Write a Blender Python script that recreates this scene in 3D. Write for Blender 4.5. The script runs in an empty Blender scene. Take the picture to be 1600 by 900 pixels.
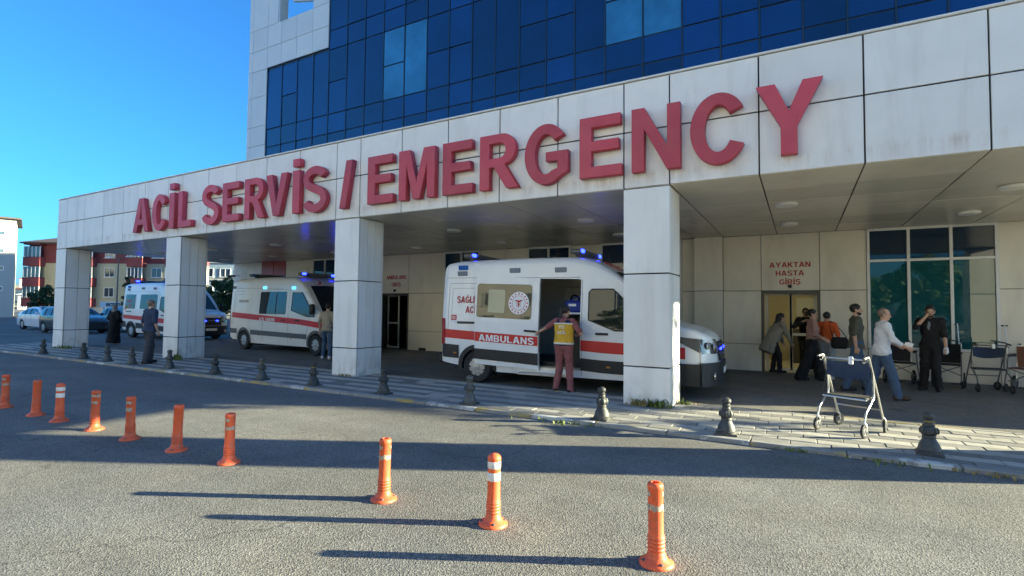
import bpy, math, random
import numpy as np
from mathutils import Vector, Matrix
random.seed(7)
R = math.radians
scene = bpy.context.scene
col = scene.collection

# ------------------------------------------------------------------ camera
CAM_H = 1.6
cam_data = bpy.data.cameras.new('camera')
cam_data.sensor_width = 36.0
cam_data.lens = 36.0 * 809.0 / 1600.0
cam_data.clip_start = 0.05
cam_data.clip_end = 2000.0
cam = bpy.data.objects.new('camera', cam_data)
col.objects.link(cam)
scene.camera = cam

def _cam_axes():
    def ray(x, y):
        v = Vector(((x - 800) / 809.0, -(y - 450) / 809.0, -1.0)); return v.normalized()
    yv = ray(1250, 487); xv = -ray(-657, 468)
    xv = (xv - yv * xv.dot(yv)).normalized(); zv = xv.cross(yv)
    return Matrix((xv, yv, zv))           # rows: world axes in camera space
CAMROT = _cam_axes()
cam.matrix_world = Matrix.Translation((0, 0, CAM_H)) @ CAMROT.to_4x4()

# ------------------------------------------------------------------ sky, sun, exposure
SUN_AZ, SUN_EL = 26.6, 13.3               # azimuth counted from +X towards +Y
world = bpy.data.worlds.new('World'); scene.world = world
world.use_nodes = True
wn = world.node_tree.nodes; wl = world.node_tree.links
for n in list(wn): wn.remove(n)
w_out = wn.new('ShaderNodeOutputWorld'); w_bg = wn.new('ShaderNodeBackground')
w_sky = wn.new('ShaderNodeTexSky'); w_sky.sky_type = 'NISHITA'; w_sky.sun_disc = False
w_sky.sun_elevation = R(SUN_EL); w_sky.sun_rotation = R(90 - SUN_AZ)
w_sky.air_density = 1.0; w_sky.dust_density = 1.3; w_sky.ozone_density = 9.5
w_bg.inputs['Strength'].default_value = 0.075
wl.new(w_sky.outputs[0], w_bg.inputs[0]); wl.new(w_bg.outputs[0], w_out.inputs[0])

sun_data = bpy.data.lights.new('sun', 'SUN'); sun_data.energy = 4.6; sun_data.angle = R(0.5)
sun_data.color = (1.0, 0.89, 0.70)
sun = bpy.data.objects.new('sun', sun_data); col.objects.link(sun)
sun_dir = Vector((math.cos(R(SUN_AZ)) * math.cos(R(SUN_EL)), math.sin(R(SUN_AZ)) * math.cos(R(SUN_EL)), math.sin(R(SUN_EL))))
sun.rotation_euler = sun_dir.to_track_quat('Z', 'Y').to_euler()
sun.location = (30, 20, 30)

vs = scene.view_settings
vs.view_transform = 'Standard'; vs.look = 'None'; vs.gamma = 1.0; vs.use_curve_mapping = False
vs.exposure = 2.55
vs.use_white_balance = True; vs.white_balance_temperature = 6900; vs.white_balance_tint = -6.0
scene.render.engine = 'CYCLES'
scene.cycles.use_denoising = True
scene.cycles.max_bounces = 8
scene.cycles.diffuse_bounces = 4

# ------------------------------------------------------------------ helpers
def link(o):
    col.objects.link(o); return o

def tag(o, label=None, cat=None, group=None, kind=None):
    if label: o['label'] = label
    if cat: o['category'] = cat
    if group: o['group'] = group
    if kind: o['kind'] = kind
    return o

def thing(name, label, cat, loc=(0, 0, 0), rz=0.0, group=None):
    o = link(bpy.data.objects.new(name, None))
    o.empty_display_size = 0.2
    o.location = loc; o.rotation_euler = (0, 0, rz)
    return tag(o, label, cat, group)

def put(name, me, parent=None, loc=(0, 0, 0), rot=(0, 0, 0)):
    o = link(bpy.data.objects.new(name, me))
    o.parent = parent; o.location = loc; o.rotation_euler = rot
    return o

def kids(o): return [c for c in col.objects if c.parent == o]

def copy_tree(o, parent=None, table=None):
    if table is None:
        table = {}
        for c in col.objects:
            if c.parent: table.setdefault(c.parent.name, []).append(c)
    c = o.copy(); col.objects.link(c); c.parent = parent
    for ch in table.get(o.name, []): copy_tree(ch, c, table)
    return c

class MB:
    """collects faces; build() links them as one mesh"""
    def __init__(self): self.v = []; self.f = []; self.m = []
    def add(self, vs, fs, mi=0):
        b = len(self.v); self.v.extend([tuple(p) for p in vs])
        for f in fs: self.f.append(tuple(i + b for i in f)); self.m.append(mi)
        return self
    def box(self, c, s, mi=0, rz=0.0, ch=0.0):
        hx, hy, hz = s[0] / 2, s[1] / 2, s[2] / 2
        ch = min(ch, hx * .9, hy * .9, hz * .9)
        vs, fs = chamfer_box(hx, hy, hz, ch)
        cs, sn = math.cos(rz), math.sin(rz)
        self.add([(c[0] + x * cs - y * sn, c[1] + x * sn + y * cs, c[2] + z) for x, y, z in vs], fs, mi)
        return self
    def grid(self, P, mi=0, flip=False, closed_u=False, closed_v=False):
        nu, nv = len(P), len(P[0]); b = len(self.v)
        for row in P: self.v.extend([tuple(p) for p in row])
        for i in range(nu if closed_u else nu - 1):
            for j in range(nv if closed_v else nv - 1):
                q = (b + i * nv + j, b + ((i + 1) % nu) * nv + j, b + ((i + 1) % nu) * nv + (j + 1) % nv, b + i * nv + (j + 1) % nv)
                self.f.append(q[::-1] if flip else q); self.m.append(mi)
        return self
    def tube(self, pts, r, n=8, mi=0, closed=False, caps=True):
        P = [Vector(p) for p in pts]; k = len(P)
        rr = r if isinstance(r, (list, tuple)) else [r] * k
        rows = []; up = None
        for i in range(k):
            if closed: t = P[(i + 1) % k] - P[i - 1]
            else: t = P[min(i + 1, k - 1)] - P[max(i - 1, 0)]
            t.normalize()
            if up is None: up = Vector((0, 0, 1)) if abs(t.z) < 0.9 else Vector((1, 0, 0))
            a = t.cross(up); 
            if a.length < 1e-4: a = t.cross(Vector((0.3, 1, 0.2)))
            a.normalize(); up = a.cross(t).normalized()
            rows.append([P[i] + (a * math.cos(2 * math.pi * j / n) + up * math.sin(2 * math.pi * j / n)) * rr[i] for j in range(n)])
        b = len(self.v); self.grid(rows, mi, False, closed, True)
        if caps and not closed:
            self.f.append(tuple(b + j for j in range(n))[::-1][::-1]); self.m.append(mi)
            self.f.append(tuple(b + (k - 1) * n + j for j in range(n))[::-1]); self.m.append(mi)
        return self
    def lathe(self, prof, n=20, mi=0, c=(0, 0, 0), axis='z', cap=True):
        rows = []
        for r, z in prof:
            row = []
            for j in range(n):
                a = 2 * math.pi * j / n
                if axis == 'z': p = (c[0] + r * math.cos(a), c[1] + r * math.sin(a), c[2] + z)
                elif axis == 'y': p = (c[0] + r * math.cos(a), c[1] + z, c[2] - r * math.sin(a))
                else: p = (c[0] + z, c[1] + r * math.cos(a), c[2] + r * math.sin(a))
                row.append(p)
            rows.append(row)
        b = len(self.v); self.grid(rows, mi, True, False, True)
        if cap:
            self.f.append(tuple(b + j for j in range(n))[::-1]); self.m.append(mi)
            self.f.append(tuple(b + (len(prof) - 1) * n + j for j in range(n))); self.m.append(mi)
        return self
    def prism(self, poly, d0, d1, mi=0, plane='xz'):
        """extruded polygon; plane xz extrudes along y, xy along z"""
        n = len(poly)
        def pt(p, d): return (p[0], d, p[1]) if plane == 'xz' else ((p[0], p[1], d) if plane == 'xy' else (d, p[0], p[1]))
        vs = [pt(p, d0) for p in poly] + [pt(p, d1) for p in poly]
        fs = [tuple(range(n)), tuple(range(2 * n - 1, n - 1, -1))] + [(i, i + n, (i + 1) % n + n, (i + 1) % n) for i in range(n)]
        return self.add(vs, fs, mi)
    def mesh(self, name, mats, smooth=40):
        me = bpy.data.meshes.new(name)
        me.from_pydata(self.v, [], self.f)
        for m in (mats if isinstance(mats, (list, tuple)) else [mats]): me.materials.append(m)
        if any(self.m): me.polygons.foreach_set('material_index', self.m)
        if smooth:
            me.polygons.foreach_set('use_smooth', [True] * len(self.f))
            me.set_sharp_from_angle(angle=R(smooth))
        me.validate(); me.update()
        return me
    def build(self, name, mats, parent=None, loc=(0, 0, 0), rot=(0, 0, 0), smooth=40):
        return put(name, self.mesh(name, mats, smooth), parent, loc, rot)

def chamfer_box(hx, hy, hz, c):
    if c <= 0:
        vs = [(x, y, z) for x in (-hx, hx) for y in (-hy, hy) for z in (-hz, hz)]
        fs = [(0, 1, 3, 2), (4, 6, 7, 5), (0, 4, 5, 1), (2, 3, 7, 6), (0, 2, 6, 4), (1, 5, 7, 3)]
        return vs, fs
    vs = []; ix = {}
    for sx in (-1, 1):
        for sy in (-1, 1):
            for sz in (-1, 1):
                for a in range(3):
                    ix[sx, sy, sz, a] = len(vs)
                    vs.append((sx * (hx - (c if a != 0 else 0)), sy * (hy - (c if a != 1 else 0)), sz * (hz - (c if a != 2 else 0))))
    fs = []
    def face(l, want):
        p = [Vector(vs[i]) for i in l]
        n = (p[1] - p[0]).cross(p[2] - p[0])
        fs.append(tuple(l) if n.dot(Vector(want)) > 0 else tuple(l[::-1]))
    for s in (-1, 1):
        face([ix[s, -1, -1, 0], ix[s, 1, -1, 0], ix[s, 1, 1, 0], ix[s, -1, 1, 0]], (s, 0, 0))
        face([ix[-1, s, -1, 1], ix[1, s, -1, 1], ix[1, s, 1, 1], ix[-1, s, 1, 1]], (0, s, 0))
        face([ix[-1, -1, s, 2], ix[1, -1, s, 2], ix[1, 1, s, 2], ix[-1, 1, s, 2]], (0, 0, s))
        for t in (-1, 1):
            face([ix[s, t, -1, 0], ix[s, t, 1, 0], ix[s, t, 1, 1], ix[s, t, -1, 1]], (s, t, 0))
            face([ix[s, -1, t, 0], ix[s, 1, t, 0], ix[s, 1, t, 2], ix[s, -1, t, 2]], (s, 0, t))
            face([ix[-1, s, t, 1], ix[1, s, t, 1], ix[1, s, t, 2], ix[-1, s, t, 2]], (0, s, t))
            for q in (-1, 1):
                face([ix[s, t, q, 0], ix[s, t, q, 1], ix[s, t, q, 2]], (s, t, q))
    return vs, fs

_pieces = {}
def piece(name, size, mat, parent, loc, ch=0.004, rot=(0, 0, 0)):
    """one chamfered block, mesh data shared between equal sizes"""
    key = (round(size[0], 3), round(size[1], 3), round(size[2], 3), mat.name, ch)
    if key not in _pieces:
        _pieces[key] = MB().box((0, 0, 0), size, ch=ch).mesh(name, mat, smooth=0)
    return put(name, _pieces[key], parent, loc, rot)

def fillet(pts, rad, n=5):
    P = [Vector(p) for p in pts]; out = [P[0]]
    for i in range(1, len(P) - 1):
        a = P[i - 1] - P[i]; b = P[i + 1] - P[i]
        d = min(rad, a.length * .49, b.length * .49)
        p0 = P[i] + a.normalized() * d; p2 = P[i] + b.normalized() * d
        for k in range(n + 1):
            t = k / n
            out.append(p0 * (1 - t) ** 2 + P[i] * 2 * t * (1 - t) + p2 * t * t)
    out.append(P[-1]); return out

def lerp(a, b, t): return a + (b - a) * t
def interp(x, pts):
    xs = [p[0] for p in pts]; ys = [p[1] for p in pts]
    return float(np.interp(x, xs, ys))
def sinterp(x, pts):
    """smooth (Catmull-Rom/Hermite) interpolation"""
    n = len(pts)
    if x <= pts[0][0]: return pts[0][1]
    if x >= pts[-1][0]: return pts[-1][1]
    for i in range(n - 1):
        if pts[i][0] <= x <= pts[i + 1][0]: break
    x0, y0 = pts[i]; x1, y1 = pts[i + 1]; h = x1 - x0
    def sl(k):
        if k <= 0: return (pts[1][1] - pts[0][1]) / (pts[1][0] - pts[0][0])
        if k >= n - 1: return (pts[-1][1] - pts[-2][1]) / (pts[-1][0] - pts[-2][0])
        a = (pts[k][1] - pts[k - 1][1]) / (pts[k][0] - pts[k - 1][0]); b = (pts[k + 1][1] - pts[k][1]) / (pts[k + 1][0] - pts[k][0])
        return 0 if a * b <= 0 else 2 * a * b / (a + b)
    t = (x - x0) / h; m0, m1 = sl(i) * h, sl(i + 1) * h
    return (2*t**3-3*t*t+1)*y0 + (t**3-2*t*t+t)*m0 + (-2*t**3+3*t*t)*y1 + (t**3-t*t)*m1

# ------------------------------------------------------------------ materials
_mats = {}
def mat(name, color, rough=0.6, metal=0.0, var=0.0, scale=6.0, bump=0.0, bscale=60.0, rnd=0.0, spec=0.5, coat=0.0, ior=1.45, emit=None, estr=0.0, alpha=1.0, trans=0.0, dirt=None, space='Object', rvar=0.0):
    """Principled material with noise variation (var), per-object variation (rnd), fine relief (bump)"""
    if name in _mats: return _mats[name]
    m = bpy.data.materials.new(name); m.use_nodes = True
    nt = m.node_tree; nd = nt.nodes; lk = nt.links
    b = nd['Principled BSDF']
    b.inputs['Base Color'].default_value = (*color, 1); b.inputs['Roughness'].default_value = rough
    b.inputs['Metallic'].default_value = metal; b.inputs['IOR'].default_value = ior
    b.inputs['Specular IOR Level'].default_value = spec
    b.inputs['Coat Weight'].default_value = coat; b.inputs['Coat Roughness'].default_value = 0.05
    b.inputs['Transmission Weight'].default_value = trans; b.inputs['Alpha'].default_value = alpha
    if emit: b.inputs['Emission Color'].default_value = (*emit, 1); b.inputs['Emission Strength'].default_value = estr
    tc = nd.new('ShaderNodeTexCoord'); geo = nd.new('ShaderNodeNewGeometry')
    vec = tc.outputs['Object'] if space == 'Object' else geo.outputs['Position']
    cur = None
    if var > 0:
        nz = nd.new('ShaderNodeTexNoise'); nz.inputs['Scale'].default_value = scale; nz.inputs['Detail'].default_value = 6; nz.inputs['Roughness'].default_value = 0.6
        lk.new(vec, nz.inputs['Vector'])
        mr = nd.new('ShaderNodeMapRange'); mr.inputs[1].default_value = 0.3; mr.inputs[2].default_value = 0.7; mr.inputs[3].default_value = 1 - var; mr.inputs[4].default_value = 1 + var
        lk.new(nz.outputs['Fac'], mr.inputs[0]); cur = mr.outputs[0]
    if rnd > 0:
        oi = nd.new('ShaderNodeObjectInfo'); mr = nd.new('ShaderNodeMapRange'); mr.inputs[3].default_value = 1 - rnd; mr.inputs[4].default_value = 1 + rnd
        lk.new(oi.outputs['Random'], mr.inputs[0])
        if cur:
            mm = nd.new('ShaderNodeMath'); mm.operation = 'MULTIPLY'; lk.new(cur, mm.inputs[0]); lk.new(mr.outputs[0], mm.inputs[1]); cur = mm.outputs[0]
        else: cur = mr.outputs[0]
    colr = None
    if cur:
        mx = nd.new('ShaderNodeVectorMath'); mx.operation = 'SCALE'; mx.inputs[0].default_value = color
        lk.new(cur, mx.inputs['Scale']); colr = mx.outputs[0]
    if dirt:      # (colour, scale vector, amount): stretched grime
        mp = nd.new('ShaderNodeMapping'); mp.inputs['Scale'].default_value = dirt[1]; lk.new(geo.outputs['Position'], mp.inputs[0])
        nz = nd.new('ShaderNodeTexNoise'); nz.inputs['Scale'].default_value = 1.0; nz.inputs['Detail'].default_value = 7; nz.inputs['Roughness'].default_value = 0.65
        lk.new(mp.outputs[0], nz.inputs['Vector'])
        mr = nd.new('ShaderNodeMapRange'); mr.inputs[1].default_value = 0.5; mr.inputs[2].default_value = 0.78; mr.inputs[3].default_value = 0; mr.inputs[4].default_value = dirt[2]; lk.new(nz.outputs['Fac'], mr.inputs[0])
        mx = nd.new('ShaderNodeMix'); mx.data_type = 'RGBA'; mx.inputs[6].default_value = (*color, 1); mx.inputs[7].default_value = (*dirt[0], 1)
        lk.new(mr.outputs[0], mx.inputs[0])
        if colr: lk.new(colr, mx.inputs[6])
        colr = mx.outputs[2]
    if colr: lk.new(colr, b.inputs['Base Color'])
    if rvar > 0:
        nz = nd.new('ShaderNodeTexNoise'); nz.inputs['Scale'].default_value = scale * 1.7; nz.inputs['Detail'].default_value = 5; lk.new(vec, nz.inputs['Vector'])
        mr = nd.new('ShaderNodeMapRange'); mr.inputs[1].default_value = .3; mr.inputs[2].default_value = .7; mr.inputs[3].default_value = max(0, rough - rvar); mr.inputs[4].default_value = min(1, rough + rvar)
        lk.new(nz.outputs['Fac'], mr.inputs[0]); lk.new(mr.outputs[0], b.inputs['Roughness'])
    if bump > 0:
        nz = nd.new('ShaderNodeTexNoise'); nz.inputs['Scale'].default_value = bscale; nz.inputs['Detail'].default_value = 4
        lk.new(vec, nz.inputs['Vector'])
        bp = nd.new('ShaderNodeBump'); bp.inputs['Strength'].default_value = bump; bp.inputs['Distance'].default_value = 0.01
        lk.new(nz.outputs['Fac'], bp.inputs['Height']); lk.new(bp.outputs[0], b.inputs['Normal'])
    _mats[name] = m; return m

def mat_asphalt(name, base, warm, grain=1.0):
    m = bpy.data.materials.new(name); m.use_nodes = True; _mats[name] = m
    nd = m.node_tree.nodes; lk = m.node_tree.links; b = nd['Principled BSDF']
    geo = nd.new('ShaderNodeNewGeometry')
    def noise(sc, det=4, ro=.6, mapv=None):
        n = nd.new('ShaderNodeTexNoise'); n.inputs['Scale'].default_value = sc; n.inputs['Detail'].default_value = det; n.inputs['Roughness'].default_value = ro
        lk.new(mapv if mapv else geo.outputs['Position'], n.inputs['Vector']); return n.outputs['Fac']
    def rng(s, a, c, lo, hi):
        r = nd.new('ShaderNodeMapRange'); r.inputs[1].default_value = a; r.inputs[2].default_value = c; r.inputs[3].default_value = lo; r.inputs[4].default_value = hi; lk.new(s, r.inputs[0]); return r.outputs[0]
    def mul(a, c):
        r = nd.new('ShaderNodeMath'); r.operation = 'MULTIPLY'; lk.new(a, r.inputs[0]); lk.new(c, r.inputs[1]); return r.outputs[0]
    big = rng(noise(0.35, 5), .3, .7, .82, 1.14)
    mid = rng(noise(2.6, 5, .65), .3, .7, .88, 1.1)
    vo = nd.new('ShaderNodeTexVoronoi'); vo.inputs['Scale'].default_value = 95; lk.new(geo.outputs['Position'], vo.inputs['Vector'])
    stone = nd.new('ShaderNodeSeparateColor'); lk.new(vo.outputs['Color'], stone.inputs[0])
    sp = rng(stone.outputs[0], 0, 1, 1 - .42 * grain, 1 + .48 * grain)
    fine = rng(noise(240, 3), .3, .7, 1 - .25 * grain, 1 + .25 * grain)
    f = mul(mul(big, mid), mul(sp, fine))
    # tyre-polished lane and oil spots
    oil = rng(noise(0.9, 3, .5), .66, .78, 1.0, 0.72)
    f = mul(f, oil)
    mp = nd.new('ShaderNodeMapping'); mp.inputs['Scale'].default_value = (0.05, 0.9, 1); mp.inputs['Rotation'].default_value = (0, 0, -.03); lk.new(geo.outputs['Position'], mp.inputs[0])
    f = mul(f, rng(noise(1.0, 4, .55, mp.outputs[0]), .35, .65, .86, 1.10))     # wheel tracks along the road
    spots = nd.new('ShaderNodeTexVoronoi'); spots.inputs['Scale'].default_value = .55; lk.new(geo.outputs['Position'], spots.inputs['Vector'])
    f = mul(f, rng(spots.outputs['Distance'], .03, .11, .62, 1.0))               # drips and gum
    cr = nd.new('ShaderNodeTexVoronoi'); cr.feature = 'DISTANCE_TO_EDGE'; cr.inputs['Scale'].default_value = 0.33
    wob = nd.new('ShaderNodeVectorMath'); wob.operation = 'ADD'
    nn = nd.new('ShaderNodeTexNoise'); nn.inputs['Scale'].default_value = 1.6; nn.inputs['Detail'].default_value = 6; lk.new(geo.outputs['Position'], nn.inputs['Vector'])
    lk.new(geo.outputs['Position'], wob.inputs[0]); lk.new(nn.outputs['Color'], wob.inputs[1]); lk.new(wob.outputs[0], cr.inputs['Vector'])
    ck = rng(cr.outputs['Distance'], 0.0, 0.006, 0.55, 1.0)
    gate = rng(noise(0.22, 2), .5, .56, 0, 1)
    mixg = nd.new('ShaderNodeMix'); mixg.inputs[2].default_value = 1.0; lk.new(gate, mixg.inputs[0]); lk.new(ck, mixg.inputs[3]); 
    f = mul(f, mixg.outputs[0])
    mx = nd.new('ShaderNodeMix'); mx.data_type = 'RGBA'; mx.inputs[6].default_value = (*base, 1); mx.inputs[7].default_value = (*warm, 1)
    lk.new(rng(noise(0.8, 4), .35, .65, 0, 1), mx.inputs[0])
    sc = nd.new('ShaderNodeVectorMath'); sc.operation = 'SCALE'; lk.new(mx.outputs[2], sc.inputs[0]); lk.new(f, sc.inputs['Scale'])
    lk.new(sc.outputs[0], b.inputs['Base Color'])
    b.inputs['Roughness'].default_value = 0.88; b.inputs['Specular IOR Level'].default_value = 0.3
    bp = nd.new('ShaderNodeBump'); bp.inputs['Strength'].default_value = 0.55 * grain; bp.inputs['Distance'].default_value = 0.006
    lk.new(vo.outputs['Distance'], bp.inputs['Height']); lk.new(bp.outputs[0], b.inputs['Normal'])
    return m

M = {}
M['asphalt'] = mat_asphalt('asphalt', (0.150, 0.147, 0.138), (0.172, 0.162, 0.142))
M['panel'] = mat('white_cladding', (0.78, 0.765, 0.73), 0.42, var=0.05, scale=1.3, rnd=0.045, dirt=((0.36, 0.31, 0.25), (2.6, 2.6, 0.30), 0.34), space='World')
def add_stain(m, z0, z1, z2, colr, amount, sc):
    """stain with its own noisy outline between heights z0..z2 (fullest at z1): rust runs under the letters, splash dirt at the ground"""
    nt = m.node_tree; nd = nt.nodes; lk = nt.links; b = nd['Principled BSDF']; src = b.inputs['Base Color'].links[0].from_socket
    geo = nd.new('ShaderNodeNewGeometry'); sp = nd.new('ShaderNodeSeparateXYZ'); lk.new(geo.outputs['Position'], sp.inputs[0])
    cr = nd.new('ShaderNodeValToRGB'); mr = nd.new('ShaderNodeMapRange'); mr.inputs[1].default_value = z0; mr.inputs[2].default_value = z2; lk.new(sp.outputs['Z'], mr.inputs[0]); lk.new(mr.outputs[0], cr.inputs[0])
    e = cr.color_ramp.elements; e[0].position = 0; e[0].color = (0, 0, 0, 1); e[1].position = 1; e[1].color = (0, 0, 0, 1); k = e.new((z1 - z0) / (z2 - z0)); k.color = (1, 1, 1, 1)
    mp = nd.new('ShaderNodeMapping'); mp.inputs['Scale'].default_value = sc; lk.new(geo.outputs['Position'], mp.inputs[0])
    nz = nd.new('ShaderNodeTexNoise'); nz.inputs['Scale'].default_value = 1; nz.inputs['Detail'].default_value = 8; nz.inputs['Roughness'].default_value = .7; lk.new(mp.outputs[0], nz.inputs['Vector'])
    m2 = nd.new('ShaderNodeMapRange'); m2.inputs[1].default_value = .46; m2.inputs[2].default_value = .68; m2.inputs[4].default_value = amount; lk.new(nz.outputs['Fac'], m2.inputs[0])
    mu = nd.new('ShaderNodeMath'); mu.operation = 'MULTIPLY'; lk.new(cr.outputs[0], mu.inputs[0]); lk.new(m2.outputs[0], mu.inputs[1])
    mx = nd.new('ShaderNodeMix'); mx.data_type = 'RGBA'; mx.inputs[7].default_value = (*colr, 1); lk.new(mu.outputs[0], mx.inputs[0]); lk.new(src, mx.inputs[6]); lk.new(mx.outputs[2], b.inputs['Base Color'])
add_stain(M['panel'], 3.60, 3.84, 3.95, (0.36, 0.20, 0.11), .55, (5.0, 5.0, .8))
add_stain(M['panel'], -.4, .02, .55, (0.26, 0.21, 0.15), .8, (5.0, 5.0, 3.0))
M['panel_cream'] = mat('cream_cladding', (0.75, 0.69, 0.57), 0.45, var=0.05, scale=1.2, rnd=0.04, dirt=((0.35, 0.28, 0.19), (1.6, 1.6, 0.5), 0.35), space='World')
M['panel_tower'] = mat('tower_cladding', (0.60, 0.63, 0.62), 0.4, var=0.04, scale=1.0, rnd=0.05, space='World')
M['joint'] = mat('dark_joint', (0.03, 0.025, 0.02), 0.8)
M['soffit'] = mat('soffit_panel', (0.64, 0.595, 0.50), 0.27, var=0.06, scale=0.9, rnd=0.12, space='World', dirt=((0.28, 0.23, 0.16), (0.8, 0.8, 0.8), 0.3))
M['concrete'] = mat('concrete', (0.40, 0.38, 0.34), 0.85, var=0.18, scale=5, bump=0.3, bscale=80, space='World')
M['steel_white'] = mat('white_aluminium', (0.72, 0.71, 0.68), 0.4, var=0.04)
M['red_sign'] = mat('red_sign_face', (0.50, 0.060, 0.090), 0.5, var=0.10, scale=2.2, rnd=0.14, space='World', rvar=0.1)
M['black'] = mat('black_plastic', (0.018, 0.018, 0.02), 0.5, var=0.15, bump=0.05)
M['rubber'] = mat('rubber', (0.022, 0.022, 0.023), 0.8, var=0.15, scale=20)
M['chrome'] = mat('bright_metal', (0.70, 0.70, 0.69), 0.25, metal=1.0, var=0.05)
M['alu'] = mat('satin_aluminium', (0.62, 0.61, 0.57), 0.35, metal=0.85, var=0.06, scale=30)
M['red_print'] = mat('red_print', (0.42, 0.035, 0.035), 0.5)
M['white_print'] = mat('white_print', (0.8, 0.8, 0.8), 0.5)
# ------------------------------------------------------------------ ground, pavement, kerbs
g = MB()
xs = [-700, -120, -60, -30, 0, 30, 60, 120, 700]
g.grid([[(x, y, 0) for y in (-500, -60, -20, 0, 20, 60, 120, 900)] for x in xs], flip=False)
tag(g.build('ground', M['asphalt'], smooth=0), kind='structure')

M['paver_light'] = mat('paver_light', (0.36, 0.34, 0.295), 0.85, var=0.12, scale=9, bump=0.25, bscale=120, rnd=0.13, space='World')
M['paver_dark'] = mat('paver_dark', (0.205, 0.197, 0.178), 0.85, var=0.14, scale=9, bump=0.25, bscale=120, rnd=0.16, space='World')
M['sand'] = mat('joint_sand', (0.15, 0.135, 0.11), 0.95, var=0.25, scale=30, space='World')
KY0, KY1, IY0, IY1, PZ = 6.84, 6.97, 9.07, 9.17, 0.045
PX0, PX1 = -27.0, 9.2
pv = MB(); pv.box(((PX0 + PX1) / 2, (KY0 + IY1) / 2, 0.008), (PX1 - PX0 - .02, IY1 - KY0 - .02, 0.044))
pavement = tag(pv.build('pavement', M['sand'], smooth=0), kind='structure')
rows = 10; rh = (IY0 - KY1) / rows
PL = 0.42
cells = []
for j in range(rows):
    y = KY1 + rh * (j + .5); off = (j % 2) * PL / 2 + (j * 0.07)
    n = int((PX1 - PX0) / PL)
    for i in range(n):
        x = PX0 + off % PL + PL * (i + .5)
        if x + PL / 2 > PX1: continue
        # leave the column footprints free
        if 8.42 < y < 9.3 and any(cx - .1 < x < cx + .86 for cx in (-24.05, -16.62, -9.46, -2.585, 4.75)): pass
        cells.append((x, y, j, (x - 0.2) ** 2 + y * y))
cells.sort(key=lambda c: c[3])
far = [MB(), MB()]
rp = random.Random(3)
for k, (x, y, j, d) in enumerate(cells):
    dz = rp.uniform(-.003, .004); light = j % 2
    if rp.random() < .05: light = 1 - light
    if k < 300:
        piece('paver', (PL - .008, rh - .008, .05), M['paver_light' if light else 'paver_dark'], pavement, (x, y, PZ - .025 + dz), ch=.005, rot=(rp.uniform(-.006, .006), rp.uniform(-.006, .006), 0))
    else:
        vs, fs = chamfer_box((PL - .014) / 2, (rh - .014) / 2, .02, 0)
        far[light].add([(x + a, y + b, PZ - .02 + dz + c) for a, b, c in vs], fs)
for q, nm in ((0, 'paver_dark'), (1, 'paver_light')):
    tag(far[q].build('far_paver', M[nm], pavement, smooth=0), kind='stuff')

# kerb stones with what is left of their yellow and white paint
def kerb_mat(name, paint, lo):
    m = mat(name, (0.27, 0.26, 0.235), 0.85, var=0.2, scale=5, bump=0.3, bscale=70, rnd=0.08, space='World')
    nt = m.node_tree; nd = nt.nodes; lk = nt.links; b = nd['Principled BSDF']
    src = b.inputs['Base Color'].links[0].from_socket
    geo = nd.new('ShaderNodeNewGeometry'); nz = nd.new('ShaderNodeTexNoise'); nz.inputs['Scale'].default_value = 2.1; nz.inputs['Detail'].default_value = 9; nz.inputs['Roughness'].default_value = .75
    lk.new(geo.outputs['Position'], nz.inputs['Vector'])
    mr = nd.new('ShaderNodeMapRange'); mr.inputs[1].default_value = lo; mr.inputs[2].default_value = lo + .04; lk.new(nz.outputs['Fac'], mr.inputs[0])
    mx = nd.new('ShaderNodeMix'); mx.data_type = 'RGBA'; mx.inputs[7].default_value = (*paint, 1); lk.new(mr.outputs[0], mx.inputs[0]); lk.new(src, mx.inputs[6]); lk.new(mx.outputs[2], b.inputs['Base Color'])
    return m
M['kerb_yellow'] = kerb_mat('kerb_yellow', (0.40, 0.30, 0.11), .52)
M['kerb_white'] = kerb_mat('kerb_white', (0.52, 0.51, 0.47), .52)
x = PX0
k = 0
while x < PX1 - .2:
    L = min(0.98, PX1 - x)
    piece('kerb_stone', (L - .01, KY1 - KY0 - .006, .12), M['kerb_yellow' if k % 2 else 'kerb_white'], pavement, (x + L / 2, (KY0 + KY1) / 2, PZ - .055 + rp.uniform(-.004, .002)), ch=.012, rot=(0, rp.uniform(-.002, .002), rp.uniform(-.003, .003)))
    piece('inner_kerb_stone', (L - .01, IY1 - IY0 - .006, .12), M['kerb_yellow'], pavement, (x + L / 2, (IY0 + IY1) / 2, PZ - .055 + rp.uniform(-.004, .002)), ch=.012)
    x += L; k += 1

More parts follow.
